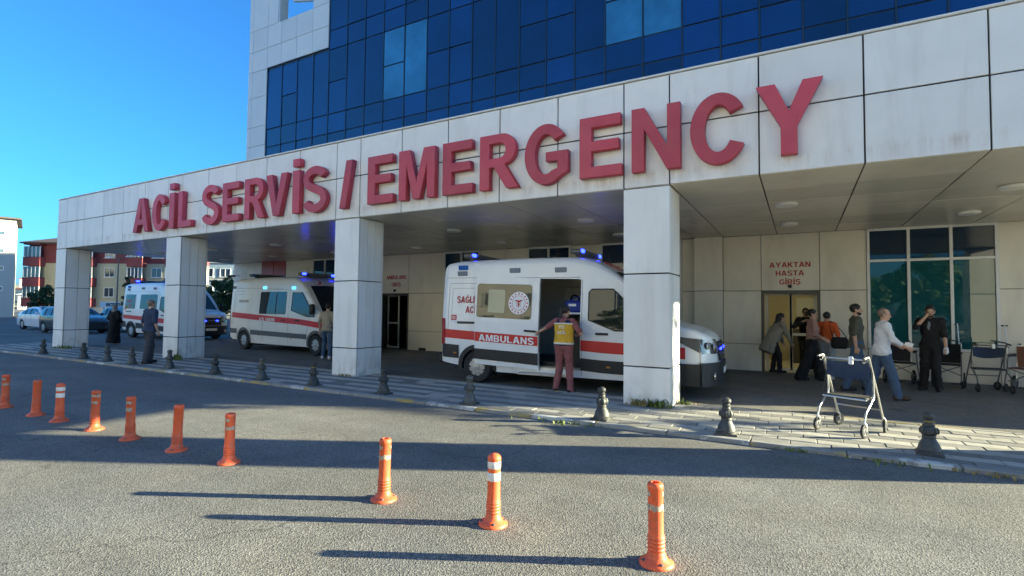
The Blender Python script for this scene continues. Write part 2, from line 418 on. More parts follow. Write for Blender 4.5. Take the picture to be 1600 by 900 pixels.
# ------------------------------------------------------------------ letters: bold grotesque outlines
def arc(cx, cy, rx, ry, a0, a1, n=18):
    return [(cx + rx * math.cos(R(lerp(a0, a1, i / n))), cy + ry * math.sin(R(lerp(a0, a1, i / n)))) for i in range(n + 1)]
def stroke(path, t):
    P = [Vector((p[0], p[1])) for p in path]; L, Rr = [], []
    for i, p in enumerate(P):
        d = (P[min(i + 1, len(P) - 1)] - P[max(i - 1, 0)]).normalized(); nrm = Vector((-d.y, d.x)) * t / 2
        L.append(tuple(p + nrm)); Rr.append(tuple(p - nrm))
    return L + Rr[::-1]
def glyph(c, w=None):
    """loops of a bold capital of height 1; returns (loops, width)"""
    t, h = 0.205, 0.175
    def W(d): return w if w else d
    if c in 'Iİ':
        w_ = W(.22); l = [[(0, 0), (w_, 0), (w_, 1), (0, 1)]]
        if c == 'İ': l.append([(0, 1.09), (w_, 1.09), (w_, 1.27), (0, 1.27)])
        return l, w_
    if c == '/': 
        w_ = W(.40); return [[(0, -.02), (.19, -.02), (w_, 1.02), (w_ - .19, 1.02)]], w_
    if c == 'E':
        w_ = W(.70); return [[(0, 0), (w_, 0), (w_, h), (t, h), (t, .43), (w_ - .05, .43), (w_ - .05, .43 + h * .95), (t, .43 + h * .95), (t, 1 - h), (w_ - .02, 1 - h), (w_ - .02, 1), (0, 1)]], w_
    if c == 'L':
        w_ = W(.64); return [[(0, 0), (w_, 0), (w_, h), (t, h), (t, 1), (0, 1)]], w_
    if c == 'T':
        w_ = W(.70); m = w_ / 2; return [[(m - t / 2, 0), (m + t / 2, 0), (m + t / 2, 1 - h), (w_, 1 - h), (w_, 1), (0, 1), (0, 1 - h), (m - t / 2, 1 - h)]], w_
    if c == 'H':
        w_ = W(.76); return [[(0, 0), (t, 0), (t, .41), (w_ - t, .41), (w_ - t, 0), (w_, 0), (w_, 1), (w_ - t, 1), (w_ - t, .41 + h), (t, .41 + h), (t, 1), (0, 1)]], w_
    if c == 'A':
        w_ = W(.86); m = w_ / 2; return [[(0, 0), (.215, 0), (.285, .21), (w_ - .285, .21), (w_ - .215, 0), (w_, 0), (m + .125, 1), (m - .125, 1)], [(.345, .375), (m, .80), (w_ - .345, .375)]], w_
    if c == 'V':
        w_ = W(.84); m = w_ / 2; return [[(m - .115, 0), (m + .115, 0), (w_, 1), (w_ - .22, 1), (m, .27), (.22, 1), (0, 1)]], w_
    if c == 'Y':
        w_ = W(.84); m = w_ / 2; return [[(m - t / 2, 0), (m + t / 2, 0), (m + t / 2, .40), (w_, 1), (w_ - .24, 1), (m, .60), (.24, 1), (0, 1), (m - t / 2, .40)]], w_
    if c == 'N':
        w_ = W(.77); return [[(0, 0), (t * .95, 0), (t * .95, .66), (w_ - t * .98, 0), (w_, 0), (w_, 1), (w_ - t * .95, 1), (w_ - t * .95, .36), (t * .98, 1), (0, 1)]], w_
    if c == 'M':
        w_ = W(.92); m = w_ / 2; s = .19; return [[(0, 0), (s, 0), (s, .70), (m - .09, 0), (m + .09, 0), (w_ - s, .70), (w_ - s, 0), (w_, 0), (w_, 1), (w_ - s * 1.45, 1), (m, .33), (s * 1.45, 1), (0, 1)]], w_
    if c == 'K':
        w_ = W(.78); return [[(0, 0), (t, 0), (t, .30), (.31, .43), (w_ - .25, 0), (w_, 0), (.45, .585), (w_ - .03, 1), (w_ - .29, 1), (t, .57), (t, 1), (0, 1)]], w_
    if c == 'U':
        w_ = W(.76); m = w_ / 2; r = m
        return [[(0, 1)] + [(0, .36)] + arc(m, .345, m, .365, 180, 360, 20) + [(w_, 1), (w_ - t, 1)] + arc(m, .36, m - t, .195, 360, 180, 16) + [(t, 1)]], w_
    if c in 'CGO':
        w_ = W(.84); m = w_ / 2; y = .5; ro, ri = .525, .525 - .178
        if c == 'O': return [arc(m, y, m, ro, 0, 350, 35), arc(m, y, m - t, ri, 0, 350, 35)], w_
        if c == 'C': return [arc(m, y, m, ro, 33, 330, 34) + arc(m, y, m - t, ri, 326, 37, 26)], w_
        return [arc(m, y, m, ro, 36, 308, 30) + [(w_, .17), (w_, .53), (m + .0, .53), (m + .0, .37), (w_ - .19, .37), (w_ - .19, .24)] + arc(m, y, m - t, ri, 302, 40, 26)], w_
    if c == 'S' or c == 'Ş':
        w_ = W(.76); m = w_ / 2; a = m - .095
        p = arc(m, .735, a, .20, 18, 90, 7) + arc(m, .735, a, .20, 90, 235, 14)[1:]
        q = arc(m, .27, a + .005, .21, 55, -90, 14) + arc(m, .27, a + .005, .21, -90, -165, 7)[1:]
        l = [stroke(p + q, .185)]
        if c == 'Ş': l.append([(m - .05, -.08), (m + .06, -.08), (m + .1, -.17), (m + .02, -.27), (m - .12, -.27), (m - .12, -.21), (m - .01, -.2), (m + .01, -.15), (m - .05, -.13)])
        return l, w_
    if c == 'R':
        w_ = W(.80); r0 = .285
        o = [(0, 0), (t, 0), (t, .40), (.30, .40), (w_ - .25, 0), (w_, 0), (.52, .44)] + arc(w_ - .06 - r0, 1 - r0, r0, r0, -72, 90, 14) + [(0, 1)]
        i = [(t, .56), (.42, .56)] + arc(.42, .70, .125, .14, -80, 80, 8) + [(.42, .84), (t, .84)]
        return [o, i], w_
    if c in 'BDP':
        if c == 'D':
            w_ = W(.78); return [[(0, 0), (.35, 0)] + arc(.36, .5, w_ - .36, .5, -88, 88, 20) + [(.35, 1), (0, 1)], [(t, h), (.34, h)] + arc(.34, .5, w_ - .34 - t, .5 - h, -85, 85, 16) + [(.34, 1 - h), (t, 1 - h)]], w_
        w_ = W(.76)
        o = [(0, 0), (.42, 0)] + arc(.44, .28, w_ - .44, .28, -85, 62, 12) + arc(.42, .755, w_ - .48, .245, -50, 88, 12) + [(.42, 1), (0, 1)]
        return [o, [(t, .16), (.43, .16), (.53, .21), (.54, .35), (.43, .42), (t, .42)], [(t, .59), (.41, .59), (.5, .64), (.5, .79), (.41, .84), (t, .84)]], w_
    if c == 'Ğ':
        l, w_ = glyph('G', w); m = w_ / 2
        return l + [stroke(arc(m, 1.26, .17, .13, 195, 345, 10), .08)], w_
    if c == '1': return [[(.2, 0), (.42, 0), (.42, 1), (.27, 1), (.02, .82), (.02, .66), (.2, .74)]], .5
    if c == '2': return [stroke(arc(.34, .71, .24, .2, 170, -40, 14) + [(.13, .09)], .19) , [(.03, 0), (.68, 0), (.68, .165), (.03, .165)]], .7
    return [], .35

def glyph_mesh(c, height, depth, m, width=None, name='letter', bev=0.0):
    loops, w_ = glyph(c, width / height if width else None)
    cu = bpy.data.curves.new(name, 'CURVE'); cu.dimensions = '2D'; cu.fill_mode = 'BOTH'; cu.extrude = depth / 2
    if bev: cu.bevel_depth = bev; cu.bevel_resolution = 1; cu.offset = -bev
    for l in loops:
        s = cu.splines.new('POLY'); s.points.add(len(l) - 1); s.use_cyclic_u = True
        for p, q in zip(s.points, l): p.co = (q[0] * height, q[1] * height, 0, 1)
    o = bpy.data.objects.new(name, cu); col.objects.link(o)
    dg = bpy.context.evaluated_depsgraph_get()
    me = bpy.data.meshes.new_from_object(o.evaluated_get(dg))
    bpy.data.objects.remove(o); bpy.data.curves.remove(cu)
    # stand the letter up: x right, z up, front towards -y
    n = len(me.vertices); co = np.empty(n * 3); me.vertices.foreach_get('co', co); co = co.reshape(-1, 3)
    co = np.stack([co[:, 0], -co[:, 2], co[:, 1]], 1); me.vertices.foreach_set('co', co.ravel())
    me.materials.clear(); me.materials.append(m); me.update()
    return me, w_ * height

_gm = {}
def flat_text(s, height, m, depth=0.006, gap=0.10, squeeze=1.0):
    """one mesh with a word in bold capitals, x from 0; returns (MB, width)"""
    mb = MB(); x = 0.0
    for c in s:
        if c == ' ': x += .38 * height * squeeze; continue
        key = (c, depth, m.name)
        if key not in _gm: _gm[key] = glyph_mesh(c, 1.0, depth, m)
        me, w_ = _gm[key]
        mb.add([(x + v.co.x * height * squeeze, v.co.y, v.co.z * height) for v in me.vertices], [tuple(p.vertices) for p in me.polygons])
        x += (w_ + gap) * height * squeeze
    return mb, x - gap * height * squeeze
def text_lines(name, lines, cx, y, z_list, height, m, parent, base, squeeze=1.0, depth=.006):
    mb = MB()
    for s, z in zip(lines, z_list):
        t, w_ = flat_text(s, height, m, depth, squeeze=squeeze)
        mb.add([(a - w_ / 2 + cx - base[0], b + y - base[1], c + z - base[2]) for a, b, c in t.v], t.f)
    return mb.build(name, m, parent, smooth=0)

# ------------------------------------------------------------------ emergency canopy
FY = 8.5                       # front of the fascia
FZ0, FZM, FZ1 = 3.64, 4.60, 5.46
WY = 15.3                      # hospital wall
CX0, CX1 = -24.05, 5.51
CB = (-9.3, 8.9, 0)
canopy = thing('entrance_canopy', 'long white panelled entrance canopy on square columns in front of the hospital', 'canopy', CB)
def cb(x, y, z): return (x - CB[0], y - CB[1], z - CB[2])
colx = [-24.05, -16.63, -9.465, -2.585, 4.75]; CW = 0.76
xj = []
for a, b in zip(colx[:-1], colx[1:]):
    xj.append(a); xj.append(a + CW)
    n = 5
    for i in range(1, n): xj.append(lerp(a + CW, b, i / n))
xj += [4.75, CX1]
fascia = MB().box(cb((CX0 + CX1) / 2, FY + .21, (FZ0 + FZ1) / 2), (CX1 - CX0 - .06, .36, FZ1 - FZ0 - .03)).build('fascia', M['joint'], canopy, smooth=0)
for i in range(len(xj) - 1):
    a, b = xj[i], xj[i + 1]
    for z0, z1 in ((FZ0, FZM), (FZM, FZ1)):
        piece('fascia_panel', (b - a - .022, .03, z1 - z0 - .022), M['panel'], fascia, cb((a + b) / 2, FY + .015 + rp.uniform(-.003, .003), (z0 + z1) / 2), ch=.005, rot=(rp.uniform(-.002, .002), 0, rp.uniform(-.0025, .0025)))
ny = 6; yj = [FY + .03 + (WY - FY - .03) * i / ny for i in range(ny + 1)]
for z0, z1 in ((FZ0, FZM), (FZM, FZ1)):
    for i in range(ny):
        for xx in (CX1 - .012, CX0 + .012):
            piece('fascia_panel', (.03, yj[1] - yj[0] - .018, z1 - z0 - .022), M['panel'], fascia, cb(xx, (yj[i] + yj[i + 1]) / 2, (z0 + z1) / 2))
piece('coping', (CX1 - CX0 + .04, .46, .035), M['steel_white'], fascia, cb((CX0 + CX1) / 2, FY + .205, FZ1 + .019), ch=.008)
piece('roof_deck', (CX1 - CX0 - .06, WY - FY - .44, .16), M['concrete'], canopy, cb((CX0 + CX1) / 2, (FY + .42 + WY) / 2, FZ1 - .3), ch=.01)
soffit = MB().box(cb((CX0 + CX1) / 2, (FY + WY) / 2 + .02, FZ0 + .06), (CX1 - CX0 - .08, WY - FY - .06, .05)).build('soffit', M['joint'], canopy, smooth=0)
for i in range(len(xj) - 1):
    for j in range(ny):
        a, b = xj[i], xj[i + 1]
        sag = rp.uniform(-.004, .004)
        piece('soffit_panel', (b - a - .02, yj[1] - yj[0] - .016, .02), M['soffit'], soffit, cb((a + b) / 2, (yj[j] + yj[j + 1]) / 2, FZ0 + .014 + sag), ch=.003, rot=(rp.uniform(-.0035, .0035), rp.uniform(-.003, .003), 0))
M['lamp'] = mat('lamp_opal', (0.78, 0.77, 0.72), 0.45)
lm = MB().lathe([(.19, 0), (.19, -.03), (.175, -.045), (.06, -.055), (.01, -.056)], 28).mesh('ceiling_light', M['lamp'])
for x in (3.0, -.2, -4.23, -7.9, -11.2, -15.05, -18.6, -21.9):
    for y in (11.04, 13.55):
        put('ceiling_light', lm, canopy, cb(x, y, FZ0 + .002))
for n_, cx in enumerate(colx):
    core = MB().box(cb(cx + CW / 2, FY + .015 + CW / 2, FZ0 / 2), (CW - .05, CW - .05, FZ0 - .01)).build('column', M['joint'], canopy, smooth=0)
    zz = [0, .67, 2.2, FZ0 - .006]
    for q in range(3):
        h = zz[q + 1] - zz[q] - .022; zc = (zz[q] + zz[q + 1]) / 2
        for sy, yy in ((-1, FY + .012), (1, FY + CW + .018)):
            piece('column_panel', (CW, .03, h), M['panel'], core, cb(cx + CW / 2, yy, zc), ch=.006)
        for sx, xx in ((-1, cx + .012), (1, cx + CW - .012)):
            ns = 2 if cx < -20 else (1 if cx > -3 else 3)
            dw = (CW - .05) / ns
            for s in range(ns):
                piece('column_panel', (.03, dw - (.012 if ns > 1 else 0), h), M['panel'], core, cb(xx, FY + .04 + dw * (s + .5), zc), ch=.004)

# big red letters
sign = thing('entrance_sign', 'dusty red raised letters reading ACİL SERVİS / EMERGENCY along the fascia', 'sign', (-9.0, FY - .08, 3.87))
letters = [('A', -18.33, -17.42), ('C', -17.22, -16.44), ('İ', -16.28, -16.02), ('L', -15.80, -15.14), ('S', -14.62, -13.84), ('E', -13.66, -12.93), ('R', -12.70, -11.88), ('V', -11.83, -11.02), ('İ', -10.82, -10.57), ('S', -10.44, -9.64), ('/', -9.20, -8.80), ('E', -8.33, -7.60), ('M', -7.43, -6.48), ('E', -6.28, -5.56), ('R', -5.39, -4.54), ('G', -4.41, -3.55), ('E', -3.33, -2.58), ('N', -2.41, -1.63), ('C', -1.48, -.65), ('Y', -.54, .32)]
for c, x0, x1 in letters:
    hgt = 1.05
    me, w_ = glyph_mesh(c, hgt, .125, M['red_sign'], width=x1 - x0, bev=.006)
    put('letter', me, sign, (x0 + 9.0, 0, .0))

# ------------------------------------------------------------------ hospital building
HB = (-6.5, 22.0, 0)
hosp = thing('hospital_building', 'tall hospital block with dark blue glass curtain wall and pale cladding above the canopy', 'building', HB)
def hb(x, y, z): return (x - HB[0], y - HB[1], z - HB[2])
HX0, HX1, HTOP = -23.42, 10.5, 30.0
M['glass_blue'] = mat('blue_curtain_glass', (0.003, 0.026, 0.115), 0.05, var=0.25, scale=0.5, rnd=0.42, ior=1.6, space='World', spec=0.5)
M['glass_light'] = mat('clear_blue_glass', (0.035, 0.17, 0.34), 0.06, var=0.35, scale=0.6, ior=1.6, space='World')
M['mullion'] = mat('dark_mullion', (0.012, 0.030, 0.055), 0.35)
M['interior'] = mat('interior_dark', (0.05, 0.045, 0.04), 0.8)
M['glass_dark'] = mat('dark_window_glass', (0.004, 0.022, 0.05), 0.02, ior=1.5, rvar=0.01)
M['glass_teal'] = mat('teal_window_glass', (0.012, 0.075, 0.088), 0.015, ior=1.6)
M['red_panel'] = mat('red_panel', (0.36, 0.05, 0.03), 0.35, rnd=0.1)
body = MB()
body.box(hb((-17.8 + HX1) / 2, WY + 8.2, (FZ1 + HTOP) / 2), (HX1 + 17.8 - .1, 15.6, HTOP - FZ1)); body.box(hb((HX0 - 17.8) / 2, WY + 8.2, (FZ1 + 14.9) / 2), (-17.8 - HX0 - .1, 15.6, 14.9 - FZ1))
body.build('core', M['joint'], hosp, smooth=0)
MB().box(hb(-3.6, 47.0, 12.5), (27.4, 31.5, 25.0)).build('rear_wing', M['panel_tower'], hosp, smooth=0)  # unseen wing added so its shadow falls on the far white block
# tower front: curtain wall panes between mullions
curtain = MB().box(hb((-17.87 + 4.12) / 2, WY + .25, (FZ1 + 22) / 2), (21.97, .1, 22 - FZ1)).box(hb((-22.02 - 17.87) / 2, WY + .25, (FZ1 + 12.95) / 2), (4.15, .1, 12.95 - FZ1)).build('curtain_wall', M['mullion'], hosp, smooth=0)
mx_ = [-22.0, -20.95, -19.9, -18.83, -17.85, -16.76, -15.71, -14.68, -13.57, -12.45, -11.4, -10.37, -9.37, -8.4, -7.38, -6.35, -5.31, -4.11, -2.95, -1.89, -.89, .15, 1.14, 2.15, 3.15, 4.12]
rows_z = [5.5, 6.2, 9.1, 9.95, 12.8, 13.65, 16.5, 17.35, 20.2]
for i in range(len(mx_) - 1):
    a, b = mx_[i], mx_[i + 1]
    for k in range(len(rows_z) - 1):
        z0, z1 = rows_z[k], rows_z[k + 1]
        if b <= -17.8 and z1 > 12.9: continue
        if z1 < 7: continue
        zs = [z0, z1]
        if z1 - z0 > 2 and (i % 3 == 1 or i in (9, 14)): zs = [z0, z0 + (1.4 if k % 2 else 1.4), z1]
        light = (k == 3 and i in (7, 8)) or (k == 3 and i in (16, 17))
        for q in range(len(zs) - 1):
            p = piece('glass_pane', (b - a - .05, .03, zs[q + 1] - zs[q] - .05), M['glass_light' if light else 'glass_blue'], curtain, hb((a + b) / 2, WY + .18, (zs[q] + zs[q + 1]) / 2), ch=.004, rot=(rp.uniform(-.010, .010), 0, rp.uniform(-.012, .012)))
for x in mx_:
    z1 = 12.9 if x < -17.9 else 20.2
    piece('mullion', (.045, .05, z1 - FZ1), M['mullion'], curtain, hb(x, WY + .165, (FZ1 + z1) / 2), ch=.004)
# pale cladding around the glass
clad = MB().box(hb(-20.7, WY + .2, (12.9 + 15.05) / 2), (5.3, .06, 15.0 - 12.98)).build('cladding', M['joint'], hosp, smooth=0)
zc = [5.5, 6.8, 8.1, 9.25, 10.2, 11.63, 12.9, 13.9, 14.95]
for k in range(len(zc) - 1):
    for a, b in ((-23.42, -23.12), (-23.12, -22.02)):
        piece('cladding_panel', (b - a - .016, .05, zc[k + 1] - zc[k] - .016), M['panel_tower'], clad, hb((a + b) / 2, WY + .14, (zc[k] + zc[k + 1]) / 2))
for z0, z1 in ((12.92, 13.9), (13.9, 14.95)):
    for a, b in ((-22.02, -21.02), (-21.02, -19.96), (-19.96, -18.9), (-18.9, -17.87)):
        piece('cladding_panel', (b - a - .016, .05, z1 - z0 - .016), M['panel_tower'], clad, hb((a + b) / 2, WY + .14, (z0 + z1) / 2))
for z0, z1 in ((14.95, 17.2), (17.2, 19.4), (19.4, 22)):
    for a, b in ((-23.42, -23.12), (-23.12, -22.02), (-22.02, -21.3), (-18.9, -17.87)) + (((-21.3, -18.9),) if z0 > 17 else ()):
        piece('cladding_panel', (b - a - .016, .05, z1 - z0 - .016), M['panel_tower'], clad, hb((a + b) / 2, WY + .14, (z0 + z1) / 2))
# reveal of the open frame high on the corner
for a in (-21.28, -18.93):
    piece('opening_reveal', (.04, .45, 2.2), M['panel_tower'], clad, hb(a, WY + .39, 16.06))
piece('opening_reveal', (2.3, .45, .04), M['panel_tower'], clad, hb(-20.1, WY + .39, 14.94))
piece('opening_bar', (1.5, .14, .22), M['panel_tower'], clad, hb(-19.75, WY + .35, 15.75), rot=(0, .25, 0))
for k in range(len(zc) - 1):
    for a, b in ((4.14, 5.4), (5.4, 6.7), (6.7, 8.0), (8.0, 9.3), (9.3, 10.5)):
        piece('cladding_panel', (b - a - .016, .05, zc[k + 1] - zc[k] - .016), M['panel_tower'], clad, hb((a + b) / 2, WY + .14, (zc[k] + zc[k + 1]) / 2))
# ground floor wall
gw = MB()
def wallback(x0, x1, z0, z1): gw.box(hb((x0 + x1) / 2, WY + .2, (z0 + z1) / 2), (x1 - x0, .2, z1 - z0))
opening = [(-14.4, -13.06), (-.9, .45)]
segs = [(-24.0, -14.4), (-13.06, -.9), (.45, HX1)]
for a, b in segs: wallback(a, b, 0, 3.7)
for a, b in opening: wallback(a, b, 2.15, 3.7)
gw.box(hb(-23.9, WY + 3.3, 1.85), (.2, 6, 3.7)); gw.box(hb(HX1 - .1, WY + 7.0, 1.85), (.2, 13.4, 3.7)); gw.box(hb(HX1 - .1, WY + 8, 4.6), (.2, 15.4, 2))
wall = gw.build('wall', M['joint'], hosp, smooth=0)
# side wall towards the open yard
for k, (z0, z1) in enumerate(((0, .72), (.72, 2.15), (2.15, 3.65), (3.65, 5.46))):
    for j in range(10):
        piece('wall_panel', (.04, 1.48, z1 - z0 - .012), M['panel_cream'], wall, hb(HX1 + .02, WY + .85 + j * 1.5, (z0 + z1) / 2))
wins = [(-18.42, -16.9, 1), (-11.4, -9.85, 1), (-7.95, -6.4, 1), (-5.4, -2.95, 2), (1.45, 3.89, 2)]
reds = (-21.9, -20.18)
def in_win(a, b): return any(w[0] - .01 < (a + b) / 2 < w[1] + .01 for w in wins) or reds[0] < (a + b) / 2 < reds[1]
edges = [-24.0, -23.0, -21.9, -20.18, -18.42, -16.9, -15.6, -14.4, -13.06, -11.4, -9.85, -8.8, -7.95, -6.4, -5.4, -2.95, -2.6, -1.85, -.9, .45, 1.45, 3.89, 5.2, 6.5, 7.8, 9.1, HX1]
for a, b in zip(edges[:-1], edges[1:]):
    if in_win(a, b): continue
    for z0, z1 in ((0.0, .72), (.72, 2.15), (2.15, 3.65)):
        if (a, b) in opening and z0 < 2: continue
        pr = .0
        if (a, b) == (-2.6, -1.85): pr = .16
        piece('wall_panel', (b - a - .014, .04 + pr, z1 - z0 - .014), M['panel_cream'], wall, hb((a + b) / 2, WY + .075 - pr / 2, (z0 + z1) / 2))
for wx0, wx1, nm in wins:
    wz0 = .72 if wx0 > 0 else .10
    wd = MB()
    for z in (wz0 + .03, 2.86, 3.62): wd.box(hb((wx0 + wx1) / 2, WY + .07, z), (wx1 - wx0, .09, .06))
    for i in range(nm + 2): wd.box(hb(lerp(wx0 + .03, wx1 - .03, i / (nm + 1)), WY + .068, (wz0 + 3.64) / 2), (.06, .096, 3.64 - wz0))
    wf = wd.build('window', M['steel_white'], hosp, smooth=0)
    for i in range(nm + 1):
        a = lerp(wx0 + .03, wx1 - .03, i / (nm + 1)); b = lerp(wx0 + .03, wx1 - .03, (i + 1) / (nm + 1))
        for z0, z1, g_ in ((wz0 + .06, 2.83, 'glass_teal'), (2.89, 3.59, 'glass_dark')):
            piece('pane', (b - a - .05, .02, z1 - z0), M[g_], wf, hb((a + b) / 2, WY + .075, (z0 + z1) / 2), ch=0, rot=(rp.uniform(-.003, .003), 0, rp.uniform(-.003, .003)))
    if wx0 > 0:
        for z0, z1 in ((0.0, .72),):
            piece('wall_panel', (wx1 - wx0 - .014, .04, .70), M['panel_cream'], wall, hb((wx0 + wx1) / 2, WY + .075, .36))
for a, b in ((reds[0], -21.05), (-21.05, reds[1])):
    for z0, z1 in ((0, .72), (.72, 2.15), (2.15, 3.65)):
        piece('red_wall_panel', (b - a - .03, .04, z1 - z0 - .014), M['red_panel'], wall, hb((a + b) / 2, WY + .075, (z0 + z1) / 2))
# door recesses with sliding doors
M['door_frame'] = mat('door_frame', (0.55, 0.53, 0.47), 0.4)
M['door_glass'] = mat('door_glass', (0.80, 0.78, 0.66), 0.0, trans=1.0, ior=1.05)
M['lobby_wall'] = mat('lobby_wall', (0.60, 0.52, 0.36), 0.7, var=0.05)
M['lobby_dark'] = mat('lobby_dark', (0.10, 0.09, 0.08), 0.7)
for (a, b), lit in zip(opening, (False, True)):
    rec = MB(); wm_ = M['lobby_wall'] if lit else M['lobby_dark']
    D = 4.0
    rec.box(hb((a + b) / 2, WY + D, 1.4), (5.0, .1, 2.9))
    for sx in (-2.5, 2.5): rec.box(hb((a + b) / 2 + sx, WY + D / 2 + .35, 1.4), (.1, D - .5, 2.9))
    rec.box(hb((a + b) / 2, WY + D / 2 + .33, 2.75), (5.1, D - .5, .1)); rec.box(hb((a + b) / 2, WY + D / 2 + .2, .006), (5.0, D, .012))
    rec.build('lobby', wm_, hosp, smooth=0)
    dr = MB()
    for x in (a + .03, b - .03): dr.box(hb(x, WY + .14, 1.07), (.06, .2, 2.14))
    dr.box(hb((a + b) / 2, WY + .14, 2.11), (b - a - .12, .2, .08))
    door = dr.build('door', mat('dark_bronze_frame', (.07, .062, .05), .4), hosp, smooth=0)
    leaves = ((a + .40, .62), (b - .38, .62)) if lit else ((a + .36, .6),)
    for cx, w_ in leaves:
        lf = MB()
        for sx in (-1, 1): lf.box(hb(cx + sx * (w_ / 2 - .03), WY + .34, 1.06), (.06, .04, 2.06))
        for z in (.06, 1.0, 2.07): lf.box(hb(cx, WY + .34, z), (w_ - .12, .038, .07))
        lf.build('door_leaf_frame', M['door_frame'], door, smooth=0)
        piece('door_pane', (w_ - .12, .012, 1.0), M['door_glass'], door, hb(cx, WY + .34, 1.535), ch=0)
        piece('door_pane', (w_ - .12, .012, .86), M['door_glass'], door, hb(cx, WY + .34, .53), ch=0)
    sn = MB().lathe([(.05, 0), (.05, -.05), (.03, -.08)], 12, c=hb((a + b) / 2, WY + .05, 2.26), axis='y')
    sn.build('door_sensor', M['black'], door)
# counter and notice inside the lit lobby
M['lobby_lamp'] = mat('lobby_lamp', (.8, .75, .6), .5, emit=(1.0, .90, .68), estr=0.55)
piece('lobby_lamp', (1.6, 1.0, .04), M['lobby_lamp'], hosp, hb(-.2, WY + 2.0, 2.67), ch=0)
piece('lobby_counter', (2.2, .5, 1.05), M['lobby_dark'], hosp, hb(.9, WY + 3.2, .53))
piece('lobby_notice', (.5, .02, .6), M['lamp'], hosp, hb(.15, WY + 3.93, 1.75))
text_lines('door_sign', ['AYAKTAN', 'HASTA', 'GİRİŞ'], -.225, WY + .049, (2.76, 2.54, 2.31), .135, M['red_print'], hosp, HB, squeeze=1.12)
text_lines('door_sign', ['AMBULANS', 'GİRİŞ'], -13.68, WY + .049, (2.70, 2.42), .15, M['red_print'], hosp, HB, squeeze=.95)
# low vent in the wall beside the ambulance door
piece('wall_vent', (.32, .04, .10), M['black'], hosp, hb(-12.35, WY + .05, .06))

def cctv(loc, rz, label):
    t = thing('security_camera', label, 'camera', loc, rz)
    MB().tube([(0, .25, .05), (0, .05, .0)], .02, 8).build('bracket', M['steel_white'], t)
    b = MB().box((0, -.06, -.02), (.09, .26, .09), ch=.012); b.build('housing', M['black'], t)
    MB().lathe([(.03, 0), (.03, -.02)], 12, c=(0, -.19, -.02), axis='y').build('lens', M['glass_dark'], t)
cctv((-23.6, WY - .2, 3.05), -.5, 'small dark security camera on the far left end of the hospital wall')

# unseen pier added on the yard side to throw the narrow shadow beside the kerb
pier = thing('gate_pier', 'slim concrete gate pier standing in the yard right of the hospital', 'pier', (9.5, 14.2, 0))
MB().box((0, 0, 3.4), (.26, .26, 6.8), ch=.02).build('shaft', M['concrete'], pier, smooth=0)
MB().box((0, 0, 6.86), (.4, .4, .12), ch=.03).build('cap', M['concrete'], pier, smooth=0)
# ------------------------------------------------------------------ vehicles (local frame: x forward, y left, z up; x = 0 at the rear axle)
M['van_white'] = mat('van_white_paint', (0.76, 0.77, 0.77), 0.28, var=0.03, scale=2, coat=0.4, dirt=((0.42, 0.40, 0.36), (1.5, 1.5, .6), 0.22))
M['van_cream'] = mat('van_cream_paint', (0.74, 0.735, 0.71), 0.3, var=0.04, scale=2, coat=0.3, dirt=((0.40, 0.36, 0.30), (1.5, 1.5, .6), 0.25))
M['stripe'] = mat('red_stripe', (0.52, 0.018, 0.022), 0.35, var=0.04)
M['trim'] = mat('black_trim', (0.022, 0.024, 0.027), 0.5, var=0.15, scale=8)
M['trim_grey'] = mat('grey_trim', (0.10, 0.105, 0.11), 0.5, var=0.1)
M['seam'] = mat('panel_seam', (0.10, 0.10, 0.10), 0.7)
M['car_glass'] = mat('car_glass', (0.012, 0.017, 0.018), 0.02, ior=1.5)
M['bronze_glass'] = mat('bronze_film_glass', (0.075, 0.058, 0.026), 0.03, ior=1.6)
M['blue_lens'] = mat('blue_lens', (0.015, 0.11, 0.42), 0.15, coat=.5)
M['grey_lens'] = mat('grey_lens', (0.20, 0.23, 0.27), 0.15, coat=.5)
M['blue_led'] = mat('lit_blue_led', (0.02, 0.02, 0.4), 0.3, emit=(0.006, 0.014, 1.0), estr=5.0)
M['led_white'] = mat('lit_side_lamp', (0.2, 0.5, 0.7), 0.3, emit=(0.12, 0.5, 1.0), estr=0.35)
M['tail'] = mat('tail_light', (0.40, 0.012, 0.015), 0.15, coat=0.6)
M['amber'] = mat('amber_lens', (0.55, 0.20, 0.03), 0.2)
M['headlamp'] = mat('headlamp_lens', (0.55, 0.57, 0.58), 0.08, metal=.5, coat=1.0)
M['lamp_black'] = mat('headlamp_housing', (0.05, 0.055, 0.06), .08, coat=1.0)
M['hub'] = mat('wheel_cover', (0.40, 0.40, 0.41), 0.4, metal=.5, var=0.08, scale=12)
M['liner'] = mat('cabin_liner', (0.62, 0.58, 0.48), 0.6, var=0.05)
M['blue_bag'] = mat('blue_bag_fabric', (0.015, 0.04, 0.28), 0.7, var=.1)
M['grey_fab'] = mat('grey_fabric', (0.08, 0.085, 0.09), 0.85, var=.15, scale=30)

